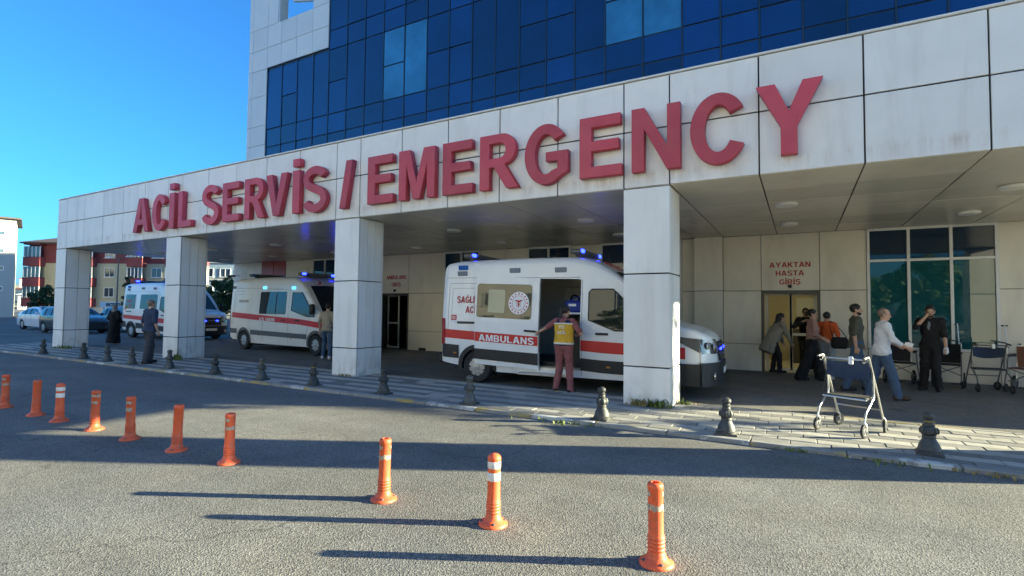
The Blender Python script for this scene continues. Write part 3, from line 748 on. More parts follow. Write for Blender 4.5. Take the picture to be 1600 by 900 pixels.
class Shell:
    """a vehicle skin: roof line zt(x), plan half-width w(x), tumblehome t(z)"""
    def __init__(s, zt, w, t, zb, r): s.zt, s.w, s.t, s.zb, s.r = zt, w, t, zb, r
    def top(s, x): return sinterp(x, s.zt)
    def rad(s, x): return sinterp(x, s.r) if isinstance(s.r, list) else s.r
    def bot(s, x): return interp(x, s.zb) if isinstance(s.zb, list) else s.zb
    def hw0(s, x, z): return sinterp(x, s.w) * sinterp(z, s.t)
    def hw(s, x, z):
        zt = s.top(x); r = s.rad(x); zc = zt - r
        if z <= zc: return s.hw0(x, z)
        d = min(1.0, (z - zc) / r)
        return s.hw0(x, zc) - r * 1.25 + r * 1.25 * math.sqrt(max(0, 1 - d * d))
    def topz(s, x, y):
        zt = s.top(x); r = s.rad(x); h = s.hw0(x, zt - r); e = h - r * 1.25; y = abs(y)
        cr = .03 * (y / max(e, .1)) ** 2
        if y <= e: return zt - cr * min(1, 1)
        d = min(1.0, (y - e) / (r * 1.25)); return zt - r + r * math.sqrt(max(0, 1 - d * d)) - .03 * (1 - d)
    def skin(s, xs, zf, mb, hole=None, na=6, nr=5, mi=0):
        """lofted skin; zf: fractions from sill to shoulder, hole(x, z, side) drops faces"""
        rows = []
        for x in xs:
            zt = s.top(x); r = s.rad(x); zb = s.bot(x); zc = max(zb + .02, zt - r); h = s.hw0(x, zc); e = max(.02, h - r * 1.25)
            half = []
            for f in zf:
                z = zb + f * (zc - zb); half.append((s.hw0(x, z), z))
            for i in range(1, na + 1):
                a = math.pi / 2 * i / na; half.append((e + r * 1.25 * math.cos(a), zc + r * math.sin(a) - .03 * (i / na)))
            for i in range(1, nr + 1):
                y = e * (1 - i / nr); half.append((y, zt - .03 * (y / max(e, .05)) ** 2))
            rows.append([(x, -y, z) for y, z in half] + [(x, y, z) for y, z in half[::-1][1:]])
        b = len(mb.v); n = len(rows[0])
        for row in rows: mb.v.extend(row)
        for i in range(len(rows) - 1):
            for j in range(n - 1):
                q = (b + i * n + j, b + (i + 1) * n + j, b + (i + 1) * n + j + 1, b + i * n + j + 1)
                c = [sum(mb.v[k][a] for k in q) / 4 for a in range(3)]
                if hole and hole(c[0], c[2], -1 if c[1] < 0 else 1, abs(c[1])): continue
                mb.f.append(q); mb.m.append(mi)
        mb.f.append(tuple(b + j for j in range(n))[::-1][::-1]); mb.m.append(mi)
        mb.f.append(tuple(b + (len(rows) - 1) * n + j for j in range(n))[::-1]); mb.m.append(mi)
    def patch(s, mb, zs, x0, x1, side=-1, off=.006, nx=10, mi=0):
        """a sheet lying on the side: for each z the extent x0(z)..x1(z)"""
        f0 = x0 if callable(x0) else (lambda z: x0); f1 = x1 if callable(x1) else (lambda z: x1)
        P = []
        for z in zs:
            a, b = f0(z), f1(z)
            P.append([(lerp(a, b, i / nx), side * (s.hw(lerp(a, b, i / nx), z) + off), z) for i in range(nx + 1)])
        mb.grid(P, mi, flip=(side > 0)); return mb
    def band(s, mb, zlo, zhi, x0, x1, side=-1, off=.006, nx=16, nz=3, mi=0):
        """a sheet between two lines zlo(x), zhi(x)"""
        P = []
        for k in range(nz + 1):
            row = []
            for i in range(nx + 1):
                x = lerp(x0, x1, i / nx); z = lerp(zlo(x) if callable(zlo) else zlo, zhi(x) if callable(zhi) else zhi, k / nz)
                row.append((x, side * (s.hw(x, z) + off), z))
            P.append(row)
        mb.grid(P, mi, flip=(side > 0)); return mb
    def rrect(s, mb, x0, x1, z0, z1, rad=.06, side=-1, off=.006, mi=0, nx=8, slant=0.0):
        zs = [z0 + rad * (1 - math.cos(R(a))) for a in (0, 22, 45, 67, 90)] + [lerp(z0 + rad, z1 - rad, i / 4) for i in (1, 2, 3)] + [z1 - rad * (1 - math.cos(R(a))) for a in (90, 67, 45, 22, 0)]
        def ins(z):
            d = min(z - z0, z1 - z)
            return 0 if d >= rad else rad - math.sqrt(max(0, rad * rad - (rad - d) ** 2))
        return s.patch(mb, zs, lambda z: x0 + ins(z) + slant * (z - z0), lambda z: x1 - ins(z) + slant * (z - z0), side, off, nx, mi)
    def line(s, mb, pts, side=-1, wd=.008, off=.004, mi=0):
        P = []
        for (xa, za), (xb, zb_) in zip(pts[:-1], pts[1:]):
            n = max(2, int(math.hypot(xb - xa, zb_ - za) / .12))
            for i in range(n): P.append((lerp(xa, xb, i / n), lerp(za, zb_, i / n)))
        P.append(pts[-1])
        mb.tube([(x, side * (s.hw(x, z) + off * .3), z) for x, z in P], wd * .5, 4, mi, caps=False); return mb
    def topsheet(s, mb, xs, yw, off=.006, ny=10, mi=0):
        P = []
        for x in xs:
            y1 = yw(x) if callable(yw) else yw
            sl = (s.top(x + .02) - s.top(x - .02)) / .04; n = Vector((-sl, 0, 1)).normalized() * off
            P.append([(x + n.x, lerp(-y1, y1, j / ny), s.topz(x, lerp(-y1, y1, j / ny)) + n.z) for j in range(ny + 1)])
        mb.grid(P, mi); return mb

def wheel_meshes(r, wd, rim, spokes, style):
    """tyre, rim meshes with the axle along y, outer side towards -y"""
    ty = MB(); ty.lathe([(rim, wd / 2), (rim + .015, wd / 2), (r - .03, wd / 2), (r - .005, wd / 2 - .03), (r, wd * .2), (r, -wd * .2), (r - .005, -wd / 2 + .03), (r - .03, -wd / 2), (rim + .015, -wd / 2), (rim, -wd / 2 + .01)], 32, axis='y', cap=False)
    rm = MB()
    rm.lathe([(rim + .004, -wd / 2 + .005), (rim - .02, -wd / 2 + .004), (rim - .035, -wd / 2 + .05), (.07, -wd / 2 + .055)], 32, axis='y', mi=1, cap=False)
    for k in range(spokes):
        a = 2 * math.pi * k / spokes
        ca, sa = math.cos(a), math.sin(a); wv = .030 if style == 'alloy' else .042
        vs = []
        for rr_, ww, yy in ((.05, wv, -wd / 2 + .005), (rim - .015, wv * 1.1, -wd / 2 + .015)):
            for s_ in (-1, 1):
                vs.append((rr_ * ca - s_ * ww * sa, yy, rr_ * sa + s_ * ww * ca))
        for rr_, ww, yy in ((.05, wv, -wd / 2 + .06), (rim - .015, wv * 1.1, -wd / 2 + .06)):
            for s_ in (-1, 1):
                vs.append((rr_ * ca - s_ * ww * sa, yy, rr_ * sa + s_ * ww * ca))
        rm.add(vs, [(0, 1, 3, 2), (4, 6, 7, 5), (0, 2, 6, 4), (1, 5, 7, 3), (0, 4, 5, 1), (2, 3, 7, 6)])
    rm.lathe([(.075, -wd / 2 + .02), (.07, -wd / 2 - .004), (.03, -wd / 2 - .012), (.005, -wd / 2 - .013)], 20, axis='y')
    return ty.mesh('tyre', M['rubber']), rm.mesh('rim', [M['hub'], M['black']])

def add_wheels(t, axles, track, r, wd, rim, spokes=9, style='van'):
    ty, rm = wheel_meshes(r, wd, rim, spokes, style)
    for x in axles:
        for s_ in (-1, 1):
            w_ = put('wheel', ty, t, (x, s_ * track, r), (0, 0, 0 if s_ < 0 else math.pi))
            put('rim', rm, w_)

def arch_ring(sh, mb, xc, zc, r0, r1, side, off=.012, zmin=.2, n=22, mi=0):
    P0, P1 = [], []
    for i in range(n + 1):
        a = math.pi * i / n * 1.1 - .05 * math.pi
        for P, rr_ in ((P0, r0), (P1, r1)):
            z = max(zmin, zc + rr_ * math.sin(a)); x = xc + rr_ * math.cos(a); P.append((x, side * (sh.hw(x, max(z, sh.bot(x))) + off), z))
    inn = [(p[0], p[1] - side * .16, p[2]) for p in P0]
    mb.grid([P1, P0, inn], mi, flip=(side < 0))

def ambulance(kind, label, loc, rz, open_door=False, detail=True):
    t = thing('ambulance', label, 'ambulance', loc, rz, None)
    if kind == 'a':      # short-nosed van, black lower band
        WB, RO, NO = 3.75, .93, 1.06; L1 = WB + NO; paint = M['van_white']; trim = M['trim']
        zt = [(-RO, 2.55), (-RO + .06, 2.63), (-.5, 2.69), (1.2, 2.71), (2.2, 2.69), (2.6, 2.58), (3.0, 2.34), (3.4, 2.00), (3.75, 1.63), (3.95, 1.42), (4.15, 1.36), (4.5, 1.27), (4.70, 1.17), (4.77, 1.09), (L1, 1.0)]
        rw = .345; sl_t = lambda x: interp(x, [(-.93, 1.145), (1.46, 1.03), (2.76, .985), (4.3, .93)]); sl_b = lambda x: interp(x, [(-.93, .955), (1.46, .845), (2.76, .765), (4.3, .72)])
        bd_t = lambda x: interp(x, [(-.93, .82), (1.46, .70), (2.76, .625), (4.6, .60)]); bd_b = lambda x: interp(x, [(-.93, .52), (1.46, .46), (2.76, .38), (4.6, .34)])
        sill = .26
    else:                # long-nosed van, thin grey band
        WB, RO, NO = 4.22, 1.06, 1.02; L1 = WB + NO; paint = M['van_cream']; trim = M['trim_grey']
        zt = [(-RO, 2.42), (-RO + .08, 2.56), (-.6, 2.66), (1.2, 2.69), (2.7, 2.66), (3.15, 2.55), (3.5, 2.30), (3.8, 2.02), (4.15, 1.66), (4.4, 1.40), (4.6, 1.32), (5.0, 1.22), (5.16, 1.12), (L1, .96)]
        rw = .345; sl_t = lambda x: interp(x, [(-1.06, 1.385), (2.6, 1.22), (3.3, 1.19), (4.9, 1.05)]); sl_b = lambda x: interp(x, [(-1.06, 1.19), (2.6, 1.02), (3.3, 1.0), (4.9, .86)])
        bd_t = lambda x: interp(x, [(-1.06, .77), (4.9, .66)]); bd_b = lambda x: interp(x, [(-1.06, .59), (4.9, .50)])
        sill = .26
    w = [(-RO, .95), (-RO + .12, 1.0), (0, 1.02), (WB - .6, 1.02), (WB + .1, 1.0), (L1 - .52, .965), (L1 - .38, .955), (L1 - .28, .93), (L1 - .2, .86), (L1 - .1, .72), (L1 - .03, .57), (L1, .47)]
    th = [(.2, .955), (.5, .985), (.8, 1.0), (1.2, 1.0), (1.9, .955), (2.3, .92), (2.75, .865)]
    r = [(-RO, .10), (-RO + .3, .17), (2.4, .19), (3.2, .12), (4.2, .11), (L1, .13)]
    zb = [(-RO, .42), (-.5, .36), (.5, sill), (L1 - .5, sill), (L1, .30)]
    sh = Shell(zt, w, th, zb, r)
    dx0, dx1, dz0, dz1 = (1.42, 2.33, .40, 2.22) if kind == 'a' else (1.3, 2.55, .4, 2.2)
    xs = sorted(set([-RO, -RO + .03, -RO + .08, -RO + .15] + [round(-RO + .3 + i * .09, 3) for i in range(int((L1 - .35 + RO) / .09))] + [dx0, dx1, L1 - .22, L1 - .14, L1 - .08, L1 - .04, L1 - .015, L1]))
    zc = sh.top(1.8) - sh.rad(1.8); zbm = sh.bot(1.8)
    zf = sorted(set([round(i / 22, 4) for i in range(23)] + [(dz0 - zbm) / (zc - zbm), (dz1 - zbm) / (zc - zbm)]))
    R_arch = rw + .075
    def hole(x, z, side, ay):
        for ax in (0, WB):
            if (x - ax) ** 2 + (z - rw) ** 2 < R_arch ** 2 and ay > .6: return True
        if open_door and side < 0 and dx0 < x < dx1 and dz0 < z < dz1 and ay > .5: return True
        return False
    b = MB(); sh.skin(xs, zf, b, hole); 
    body = b.build('body', paint, t, smooth=35)
    # floor pan and wheel housings
    u = MB(); u.box(((L1 - RO) / 2 - .1, 0, .42), (L1 + RO - 1.2, 1.55, .2))
    for ax in (0, WB):
        u.box((ax, 0, .5), (.95, 1.36, .68))
    u.build('chassis', M['black'], t, smooth=0)
    add_wheels(t, (0, WB), .90, rw, .23, .215, 9 if kind == 'a' else 8)
    for side in (-1, 1):
        for ax in (0, WB):
            tr = MB(); arch_ring(sh, tr, ax, rw, R_arch - .035, R_arch + .055, side); tr.build('wheel_arch', trim, t)
        segs = [(-RO + .02, -R_arch - .03), (R_arch + .03, dx0 - .005 if open_door and side < 0 else 1.6), (dx1 + .005 if open_door and side < 0 else 1.6, WB - R_arch - .03)]
        for a, c in segs: sh.band(MB(), bd_b, bd_t, a, c, side, .014).build('side_trim', trim, t)
    # red stripe on each side, split at the door seams
    st = MB()
    for side in (-1, 1):
        ends = [(-RO + .04, dx0 - .01), (dx1 + .01, WB + .55)] if (open_door and side < 0) else [(-RO + .04, WB + .55)]
        for a, c in ends: sh.band(st, sl_b, sl_t, a, c, side, .006, nx=26)
    st.build('stripe', M['stripe'], t)
    # seams
    sm = MB()
    for side in (-1, 1):
        sh.line(sm, [(2.36, .3), (2.36, 2.2)], side) if kind == 'a' else sh.line(sm, [(2.72, .3), (2.72, 2.2)], side)
        fd = WB - .45
        sh.line(sm, [(fd, .35), (fd, .8), (fd + .12, 1.25)], side)
        sh.line(sm, [(-RO + .1, 2.28), (2.3, 2.24)], side)
        sh.line(sm, [(-.75, .9), (-.75, 2.15), (-.02, 2.15)], side); 
        if not (open_door and side < 0): sh.line(sm, [(dx0 - .1, .42), (dx0 - .1, 2.2), (dx1, 2.2)], side)
        if detail: sh.line(sm, [(-.66, 1.36), (-.66, 2.04), (-.1, 2.04)], side, .006)
    sm.build('seam', M['seam'], t)
    # cab glass
    for side in (-1, 1):
        gl = MB()
        if kind == 'a':
            za, zb_ = 1.24, 2.0
            zs = [lerp(1.2, 2.0, i / 12) for i in range(13)]
            lo = lambda z: 2.50 + max(0, (1.40 - z)) * 2.6 + (.06 - math.sqrt(max(0, .06**2 - max(0, .06 - (2.0 - z))**2)) if z > 1.94 else 0)
            hi = lambda z: interp(z, [(1.2, 3.58), (1.3, 3.62), (1.5, 3.52), (2.0, 2.98)])
            sh.patch(gl, zs, lo, hi, side, .012)
        else:
            zs = [lerp(1.27, 2.08, i / 12) for i in range(13)]
            lo = lambda z: 2.90 + max(0, (1.47 - z)) * 4.2
            hi = lambda z: interp(z, [(1.27, 4.16), (1.35, 4.14), (2.08, 3.42)])
            sh.patch(gl, zs, lo, hi, side, .012)
        w_ = gl.build('cab_window', M['car_glass'], t)
        fr = MB(); P = [(lo(z), z) for z in zs] + [(hi(z), z) for z in zs[::-1]]
        fr.tube([(x, side * (sh.hw(x, z) + .012), z) for x, z in P], .013, 5, closed=True); fr.build('window_seal', M['black'], w_)
        piece('door_handle', (.26, .03, .045), M['black'], t, (WB - .98, side * (sh.hw(WB - .98, 1.14) + .015), 1.13), ch=.012)
        mi_ = MB().box((0, 0, 0), (.12, .2, .34), ch=.04); mi_.build('wing_mirror', M['black'], t, (WB - .02, side * 1.14, 1.52), smooth=0)
    ws = MB(); x_t, x_b = (2.96, 3.93) if kind == 'a' else (3.46, 4.38)
    sh.topsheet(ws, [lerp(x_t, x_b, i / 12) for i in range(13)], lambda x: lerp(.70, .83, (x - x_t) / (x_b - x_t)), .008)
    ws.build('windshield', M['car_glass'], t)
    # front end: bumper, grille, lamps on a curved face
    fx = lambda y, z: L1 + .04 - .32 * (abs(y) / .98) ** 3.2 - max(0, z - .75) * .16
    def front(mb, y0, y1, z0, z1, off=0.0, ny=12, nz=4, mi=0):
        mb.grid([[(fx(lerp(y0, y1, i / ny), lerp(z0, z1, k / nz)) + off, lerp(y0, y1, i / ny), lerp(z0, z1, k / nz)) for i in range(ny + 1)] for k in range(nz + 1)], mi)
    fm = MB(); front(fm, -.94, .94, .62, 1.10, 0.0, 18, 5); fm.build('front_panel', paint, t)
    fb = MB(); front(fb, -.97, .97, .24, .66, .05, 18, 5)
    fb.grid([[(fx(lerp(-.97, .97, i / 18), .66) + o_, lerp(-.97, .97, i / 18), .66) for i in range(19)] for o_ in (.05, -.05)])
    for side in (-1, 1):
        sh.band(fb, .24, .64, WB + R_arch + .02, L1 - .235, side, .035)
    fb.build('bumper', trim if kind == 'a' else M['trim_grey'], t)
    gr = MB(); front(gr, -.5, .5, .68, 1.04, .025); 
    grl = gr.build('grille', M['black'], t)
    for k in range(4):
        zz = .73 + k * .085
        MB().tube([(fx(y, zz) + .032, y, zz) for y in (-.46, -.25, 0, .25, .46)], .012, 5).build('grille_bar', M['trim_grey'] if k != 2 else M['chrome'], grl)
    for side in (-1, 1):
        hl = MB()
        P = []
        for k in range(5):
            z = lerp(.82, 1.085, k / 4); row = []
            for i in range(9):
                y = side * lerp(.53 - .02 * k / 4, .94, i / 8); row.append((fx(y, z) + .02, y, z))
            P.append(row)
        hl.grid(P, 0, flip=side < 0)
        sh.band(hl, lambda x: lerp(1.06, .82, (x - WB - .38) / .46), lambda x: 1.13 - .10 * (x - WB - .38), WB + .38, WB + .84, side, .018)
        ho = hl.build('headlight', M['lamp_black'], t)
        for yy, zz, rr_ in ((.63, .955, .085), (.81, .965, .07)):
            MB().lathe([(rr_, .0), (rr_ * .95, .02), (rr_ * .4, .035), (.005, .038)], 16, c=(fx(yy, zz) + .015, side * yy, zz), axis='x').build('reflector', M['headlamp'], ho)
        fg = MB(); y = side * .72; fg.lathe([(.07, 0), (.07, .02), (.03, .03)], 14, c=(fx(y, .42) + .045, y, .42), axis='x'); fg.build('fog_light', M['headlamp'], t)
        # blue grille strobes
        if kind == 'a':
            piece('strobe', (.02, .12, .05), M['blue_led'], t, (fx(.3, .88) + .03, side * .28, .90), ch=.005)
        tl = MB(); sh.rrect(tl, -RO + .005, -RO + .10, .80, 1.38, .03, side, .012)
        tl.grid([[(-RO - .012, side * y, z) for y in (.80, .9, sh.hw(-RO, 1.0) - .0)] for z in (.80, 1.1, 1.38)], flip=side > 0); tl.build('tail_light', M['tail'], t)
        for x_, z_ in ((-.55, .62), (1.0, .56), (2.9, .5)):
            piece('marker_lamp', (.07, .02, .03), M['amber'], t, (x_, side * (sh.hw(x_, z_) + .016), z_), ch=.004)
    pl = MB().box((L1 + .085, 0, .5), (.015, .52, .11)); pl.build('number_plate', M['white_print'], t, smooth=0)
    bump_r = MB().box((-RO - .05, 0, .50), (.16, 1.88, .22), ch=.04); bump_r.build('rear_bumper', M['black'], t, smooth=0)
    rd = MB()
    for s_ in (-1, 1): rd.box((-RO - .004, s_ * .42, 1.8), (.012, .62, .55))
    rd.build('rear_window', M['car_glass'], t, smooth=0)
    # side windows and lettering per kind
    lights = ([(-.42, 2.50, 'blue_lens'), (-.43, 2.37, 'grey_lens'), (.86, 2.41, 'grey_lens'), (1.89, 2.40, 'grey_lens')] if kind == 'a' else [(-.85, 2.31, 'grey_lens'), (1.20, 2.27, 'led_white'), (2.92, 2.24, 'led_white')])
    for side in (-1, 1):
        for x_, z_, m_ in lights:
            hz = MB().box((0, 0, 0), (.25 if kind == 'a' else .22, .035, .105), ch=.012)
            hz.build('side_lamp', M[m_], t, (x_, side * (sh.hw(x_, z_) + .012), z_), (side * -.18 if True else 0, 0, 0), smooth=0)
    # light bars across the roof
    bars = [(-.45, .16), (2.12, .22)] if kind == 'a' else [(-.2, .10), (2.85, .16)]
    for k, (x_, hh) in enumerate(bars):
        zr = sh.top(x_) + .06
        lb = MB().box((x_, 0, zr + .045), (.26, 1.38, .10), ch=.03); lb.box((x_, 0, zr - .02), (.14, 1.0, .06)); lbo = lb.build('light_bar', M['trim_grey'], t, smooth=0)
        for yy in (-.60, .60):
            litp = (kind == 'a') or k == 1
            piece('beacon', (.24, .16, .075), M['blue_led' if litp and not (kind == 'a' and yy > 0 and k == 0) else 'blue_lens'], lbo, (x_ + .03, yy, zr + .05), ch=.02)
    if kind == 'a':
        ant = MB().tube([(2.78, -.35, sh.top(2.78)), (2.70, -.35, sh.top(2.78) + .26)], [.012, .004], 6); ant.build('antenna', M['black'], t)
        cr = MB()     # crescent badge above the windscreen
        P = []
        for i in range(17):
            a = R(lerp(50, 310, i / 16)); wdt = .045 * math.sin(math.pi * i / 16) + .004
            P.append([( -(.13 - wdt) * math.cos(a) , (.13 - wdt) * math.sin(a)), (-(.13 + wdt * .2) * math.cos(a), (.13 + wdt * .2) * math.sin(a))])
        def on_roof(u, v): 
            x = 2.72 - v; return (x + .012, u, sh.topz(x, u) + .012)
        cr.grid([[on_roof(p[0], p[1] * .8) for p in row] for row in P]); cr.build('crescent_badge', M['stripe'], t)
        oval = MB().tube([on_roof(.45 * math.cos(2 * math.pi * i / 28), .17 * math.sin(2 * math.pi * i / 28)) for i in range(28)], .008, 5, closed=True); oval.build('badge_ring', M['red_print'], t)
    else:
        cr = MB(); P = []
        for i in range(17):
            a = R(lerp(40, 320, i / 16)); wdt = .06 * math.sin(math.pi * i / 16) + .004
            P.append([(-(.17 - wdt) * math.cos(a), (.17 - wdt) * math.sin(a)), (-.17 * math.cos(a), .17 * math.sin(a))])
        def on_roof(u, v):
            x = 3.28 - v * .9; return (x + .014, u - .35, sh.topz(x, u - .35) + .014)
        cr.grid([[on_roof(p[0], p[1]) for p in row] for row in P]); cr.build('crescent_badge', M['stripe'], t)
    def side_text(name, s_, x_, z_, hgt, m_, side=-1, sq=1.0, dy=0.0, parent=t):
        tm, w_ = flat_text(s_, hgt, m_, .003, squeeze=sq)
        b_ = MB(); b_.add([(x_ + a, side * (sh.hw(x_ + a, z_ + c) + .012 + dy - bb) , z_ + c) for a, bb, c in tm.v], tm.f); 
        return b_.build(name, m_, parent, smooth=0)
    if kind == 'a':
        side_text('lettering', 'SAĞLIK' if not open_door else 'SAĞLI', -.53, 1.72, .145, M['red_print'], sq=.82)
        side_text('lettering', 'ACİL' if not open_door else 'ACİ', -.30, 1.50, .145, M['red_print'], sq=.82)
        pb = MB(); sh.rrect(pb, -.68, -.52, 1.25, 1.46, .02, -1, .006); pbo = pb.build('number_badge', M['white_print'], t)
        pb = MB(); sh.rrect(pb, -.675, -.525, 1.34, 1.455, .02, -1, .008); pb.build('badge_field', M['stripe'], pbo)
        side_text('badge_digits', '112', -.663, 1.365, .065, M['white_print'], sq=.9, parent=pbo)
        hb_ = MB(); sh.band(hb_, 1.265, 1.315, -.50, .05, -1, .012); hb_.build('door_rail', M['trim'], t)
    else:
        
        for sd in (-1, 1): sh.rrect(MB(), .98, 2.56, 1.33, 2.12, .05, sd, .010).build('side_window', M['car_glass'], t)
        for x_ in (1.42, 1.98): sh.line(MB(), [(x_, 1.36), (x_, 2.09)], -1, .03, .04).build('window_divider', M['trim'], t)
        side_text('lettering', 'ACİL YARDIM', 1.0, 1.075, .115, M['white_print'], sq=1.0)
        side_text('lettering', 'AMBULANS', -.42, 1.74, .10, mat('faded_print', (.45, .44, .42), .5), sq=.95)
        piece('door_handle', (.22, .03, .045), M['black'], t, (2.45, -(sh.hw(2.45, 1.1) + .015), 1.13), ch=.012)
    return t, sh

def sliding_door(t, sh, x0, x1, out):
    """the side door slid back along the body; a shell of its own with window and lettering"""
    off = out
    b = MB(); zs = [lerp(.40, 2.27, i / 16) for i in range(17)]
    def sheet(o, flip):
        P = []
        for z in zs:
            zz = z - 0.0
            P.append([(lerp(x0, x1, i / 10), -(sh.hw(1.2, zz) + o), zz - .055 * (i / 10) + .02) for i in range(11)])
        return P
    A = sheet(off, 0); B = sheet(off - .06, 0)
    b.grid(A, 0); b.grid(B, 0, flip=True)
    b.grid([A[0], B[0]], 0, flip=True); b.grid([A[-1], B[-1]], 0); b.grid([[r_[0] for r_ in A], [r_[0] for r_ in B]], 0); b.grid([[r_[-1] for r_ in A], [r_[-1] for r_ in B]], 0, flip=True)
    d = b.build('sliding_door', M['van_white'], t, smooth=30)
    def P_(x, z, o=.006): return (x, -(sh.hw(1.2, z) + off + o), z)
    def quad(name, x0_, x1_, zlo0, zlo1, zhi0, zhi1, m_, o, rad=0.0):
        mb = MB(); n = 10; rows_ = []
        for k in range(9):
            row = []
            for i in range(n + 1):
                f = i / n; x = lerp(x0_, x1_, f); z = lerp(lerp(zlo0, zlo1, f), lerp(zhi0, zhi1, f), k / 8); row.append(P_(x, z, o))
            rows_.append(row)
        mb.grid(rows_); return mb.build(name, m_, d)
    quad('stripe', x0 + .01, x1 - .01, 1.115, .845, 1.115, 1.035, M['stripe'], .006) if False else quad('stripe', x0 + .01, x1 - .01, .905, .85, 1.105, 1.04, M['stripe'], .006)
    quad('door_trim', x0 + .005, x1 - .005, .53, .46, .75, .70, M['trim'], .014)
    # window with rounded corners, and an inner sliding pane
    def rwin(name, xa, xb, za, zb_, rad, m_, o):
        mb = MB(); zs_ = [za + rad * (1 - math.cos(R(a))) for a in (0, 22, 45, 67, 90)] + [lerp(za + rad, zb_ - rad, i / 3) for i in (1, 2)] + [zb_ - rad * (1 - math.cos(R(a))) for a in (90, 67, 45, 22, 0)]
        rows_ = []
        for z in zs_:
            dd = min(z - za, zb_ - z); ins = 0 if dd >= rad else rad - math.sqrt(max(0, rad * rad - (rad - dd) ** 2))
            rows_.append([P_(lerp(xa + ins, xb - ins, i / 8), z - .03 * (lerp(xa, xb, i / 8) - x0), o) for i in range(9)])
        mb.grid(rows_); return mb.build(name, m_, d)
    rwin('window', x0 + .04, x1 - .16, 1.42, 2.14, .06, M['bronze_glass'], .008)
    sealed = rwin('window_pane', x0 + .32, x0 + .72, 1.53, 2.02, .04, mat('frosted_pane', (.33, .33, .22), .12, ior=1.6), .012)
    # round ministry badge: disc, ring of dots, winged staff
    cx, cz, rr_ = 1.02, 1.72, .235
    bd = MB(); bd.grid([[P_(cx + r0 * math.cos(2 * math.pi * k / 36), cz + r0 * math.sin(2 * math.pi * k / 36), .014) for k in range(36)] for r0 in (.001, rr_)], 0, flip=True, closed_v=True)
    bdo = bd.build('round_badge', M['white_print'], d)
    dots = MB()
    for k in range(16):
        a = 2 * math.pi * k / 16; x, z = cx + .195 * math.cos(a), cz + .195 * math.sin(a)
        dots.grid([[P_(x + r0 * math.cos(2 * math.pi * q / 8), z + r0 * math.sin(2 * math.pi * q / 8), .017) for q in range(8)] for r0 in (.001, .018)], 0, flip=True, closed_v=True)
    ring = [P_(cx + .15 * math.cos(2 * math.pi * k / 30), cz + .15 * math.sin(2 * math.pi * k / 30), .017) for k in range(30)]
    dots.tube(ring, .004, 4, closed=True)
    dots.tube([P_(cx, cz - .09, .017), P_(cx, cz + .06, .017)], .010, 5)
    for s_ in (-1, 1):
        dots.tube([P_(cx, cz + .02, .017), P_(cx + s_ * .05, cz + .055, .017), P_(cx + s_ * .10, cz + .045, .017)], [.012, .015, .004], 5)
        dots.tube([P_(cx + s_ * .045 * math.sin(k * .9), cz + .04 - k * .018, .017) for k in range(7)], .006, 4)
    dots.build('emblem', M['stripe'], bdo)
    tm, w_ = flat_text('AMBULANS', .138, M['white_print'], .004, squeeze=1.28, gap=.13)
    b_ = MB(); b_.add([P_(.10 + a, .917 + c - .036 * a, .014 - bb) for a, bb, c in tm.v], tm.f); b_.build('lettering', M['white_print'], d, smooth=0)
    hd = MB(); hd.tube([P_(1.17, 1.155, .03), P_(1.42, 1.145, .035)], .022, 6); hd.build('door_handle', M['black'], d)

def ambulance_interior(t):
    lin = MB(); lin.box((1.0, .80, 1.35), (3.0, .04, 1.9)); lin.box((1.0, .0, .40), (3.0, 1.7, .05)); lin.box((2.42, 0, 1.35), (.04, 1.55, 1.9)); lin.box((-.45, 0, 1.35), (.04, 1.5, 1.9)); lin.box((1.0, 0, 2.34), (2.9, 1.5, .04))
    lin.build('cabin_liner', M['liner'], t, smooth=0)
    sh_ = MB(); sh_.box((2.10, .0, 1.52), (.55, 1.3, .035)); sh_.box((2.10, .0, 1.22), (.55, 1.3, .035)); sh_.box((2.22, -.2, 1.36), (.03, .7, .28)); sh_.build('shelf', M['van_white'], t, smooth=0)
    cab = MB().box((2.12, .0, .80), (.50, 1.3, .78), ch=.01); cab.build('equipment_cabinet', M['black'], t, smooth=0)
    bg = MB().box((2.06, -.42, 1.66), (.46, .34, .26), ch=.05); bg.tube([(1.92, -.42, 1.79), (2.06, -.42, 1.87), (2.2, -.42, 1.79)], .014, 5); bo = bg.build('equipment_bag', M['blue_bag'], t)
    piece('bag_tape', (.16, .012, .05), M['white_print'], bo, (2.02, -.595, 1.69), ch=0)
    rl = MB()
    for x in (1.35, 1.55, 1.75, 1.95): rl.tube([(x, .76, 2.2), (x, .74, 1.6 + .1 * (x % .2))], .010, 5)
    rl.tube([(1.2, .74, 2.12), (2.3, .74, 2.12)], .014, 6); rl.build('equipment_rail', M['alu'], t)
    hs = MB().tube([(1.62 + .11 * math.cos(a * .5), .72, 1.80 + .13 * math.sin(a * .5)) for a in range(13)], .024, 6, closed=False); hs.build('hose_coil', M['black'], t)
    for x, z in ((1.76, 1.52), (1.60, 1.42), (1.9, 1.98)): piece('monitor', (.22, .1, .15), M['black'], t, (x, .62, z), ch=.015)
    piece('monitor_label', (.10, .01, .03), M['white_print'], t, (1.76, .564, 1.55), ch=0)
    se = MB().box((1.55, .45, .62), (.46, .46, .12), ch=.03); se.box((1.55, .66, .98), (.44, .10, .6), ch=.03); se.build('attendant_seat', M['grey_fab'], t, smooth=0)
    stp = MB().box((1.62, -1.12, .30), (1.05, .34, .035), ch=.008); stp.build('side_step', M['alu'], t, smooth=0)
    sl = MB().box((1.9, -.93, .405), (.92, .14, .03)); sl.build('door_sill', M['alu'], t, smooth=0)

O1 = (-6.11, 9.46); th1 = R(3.0)
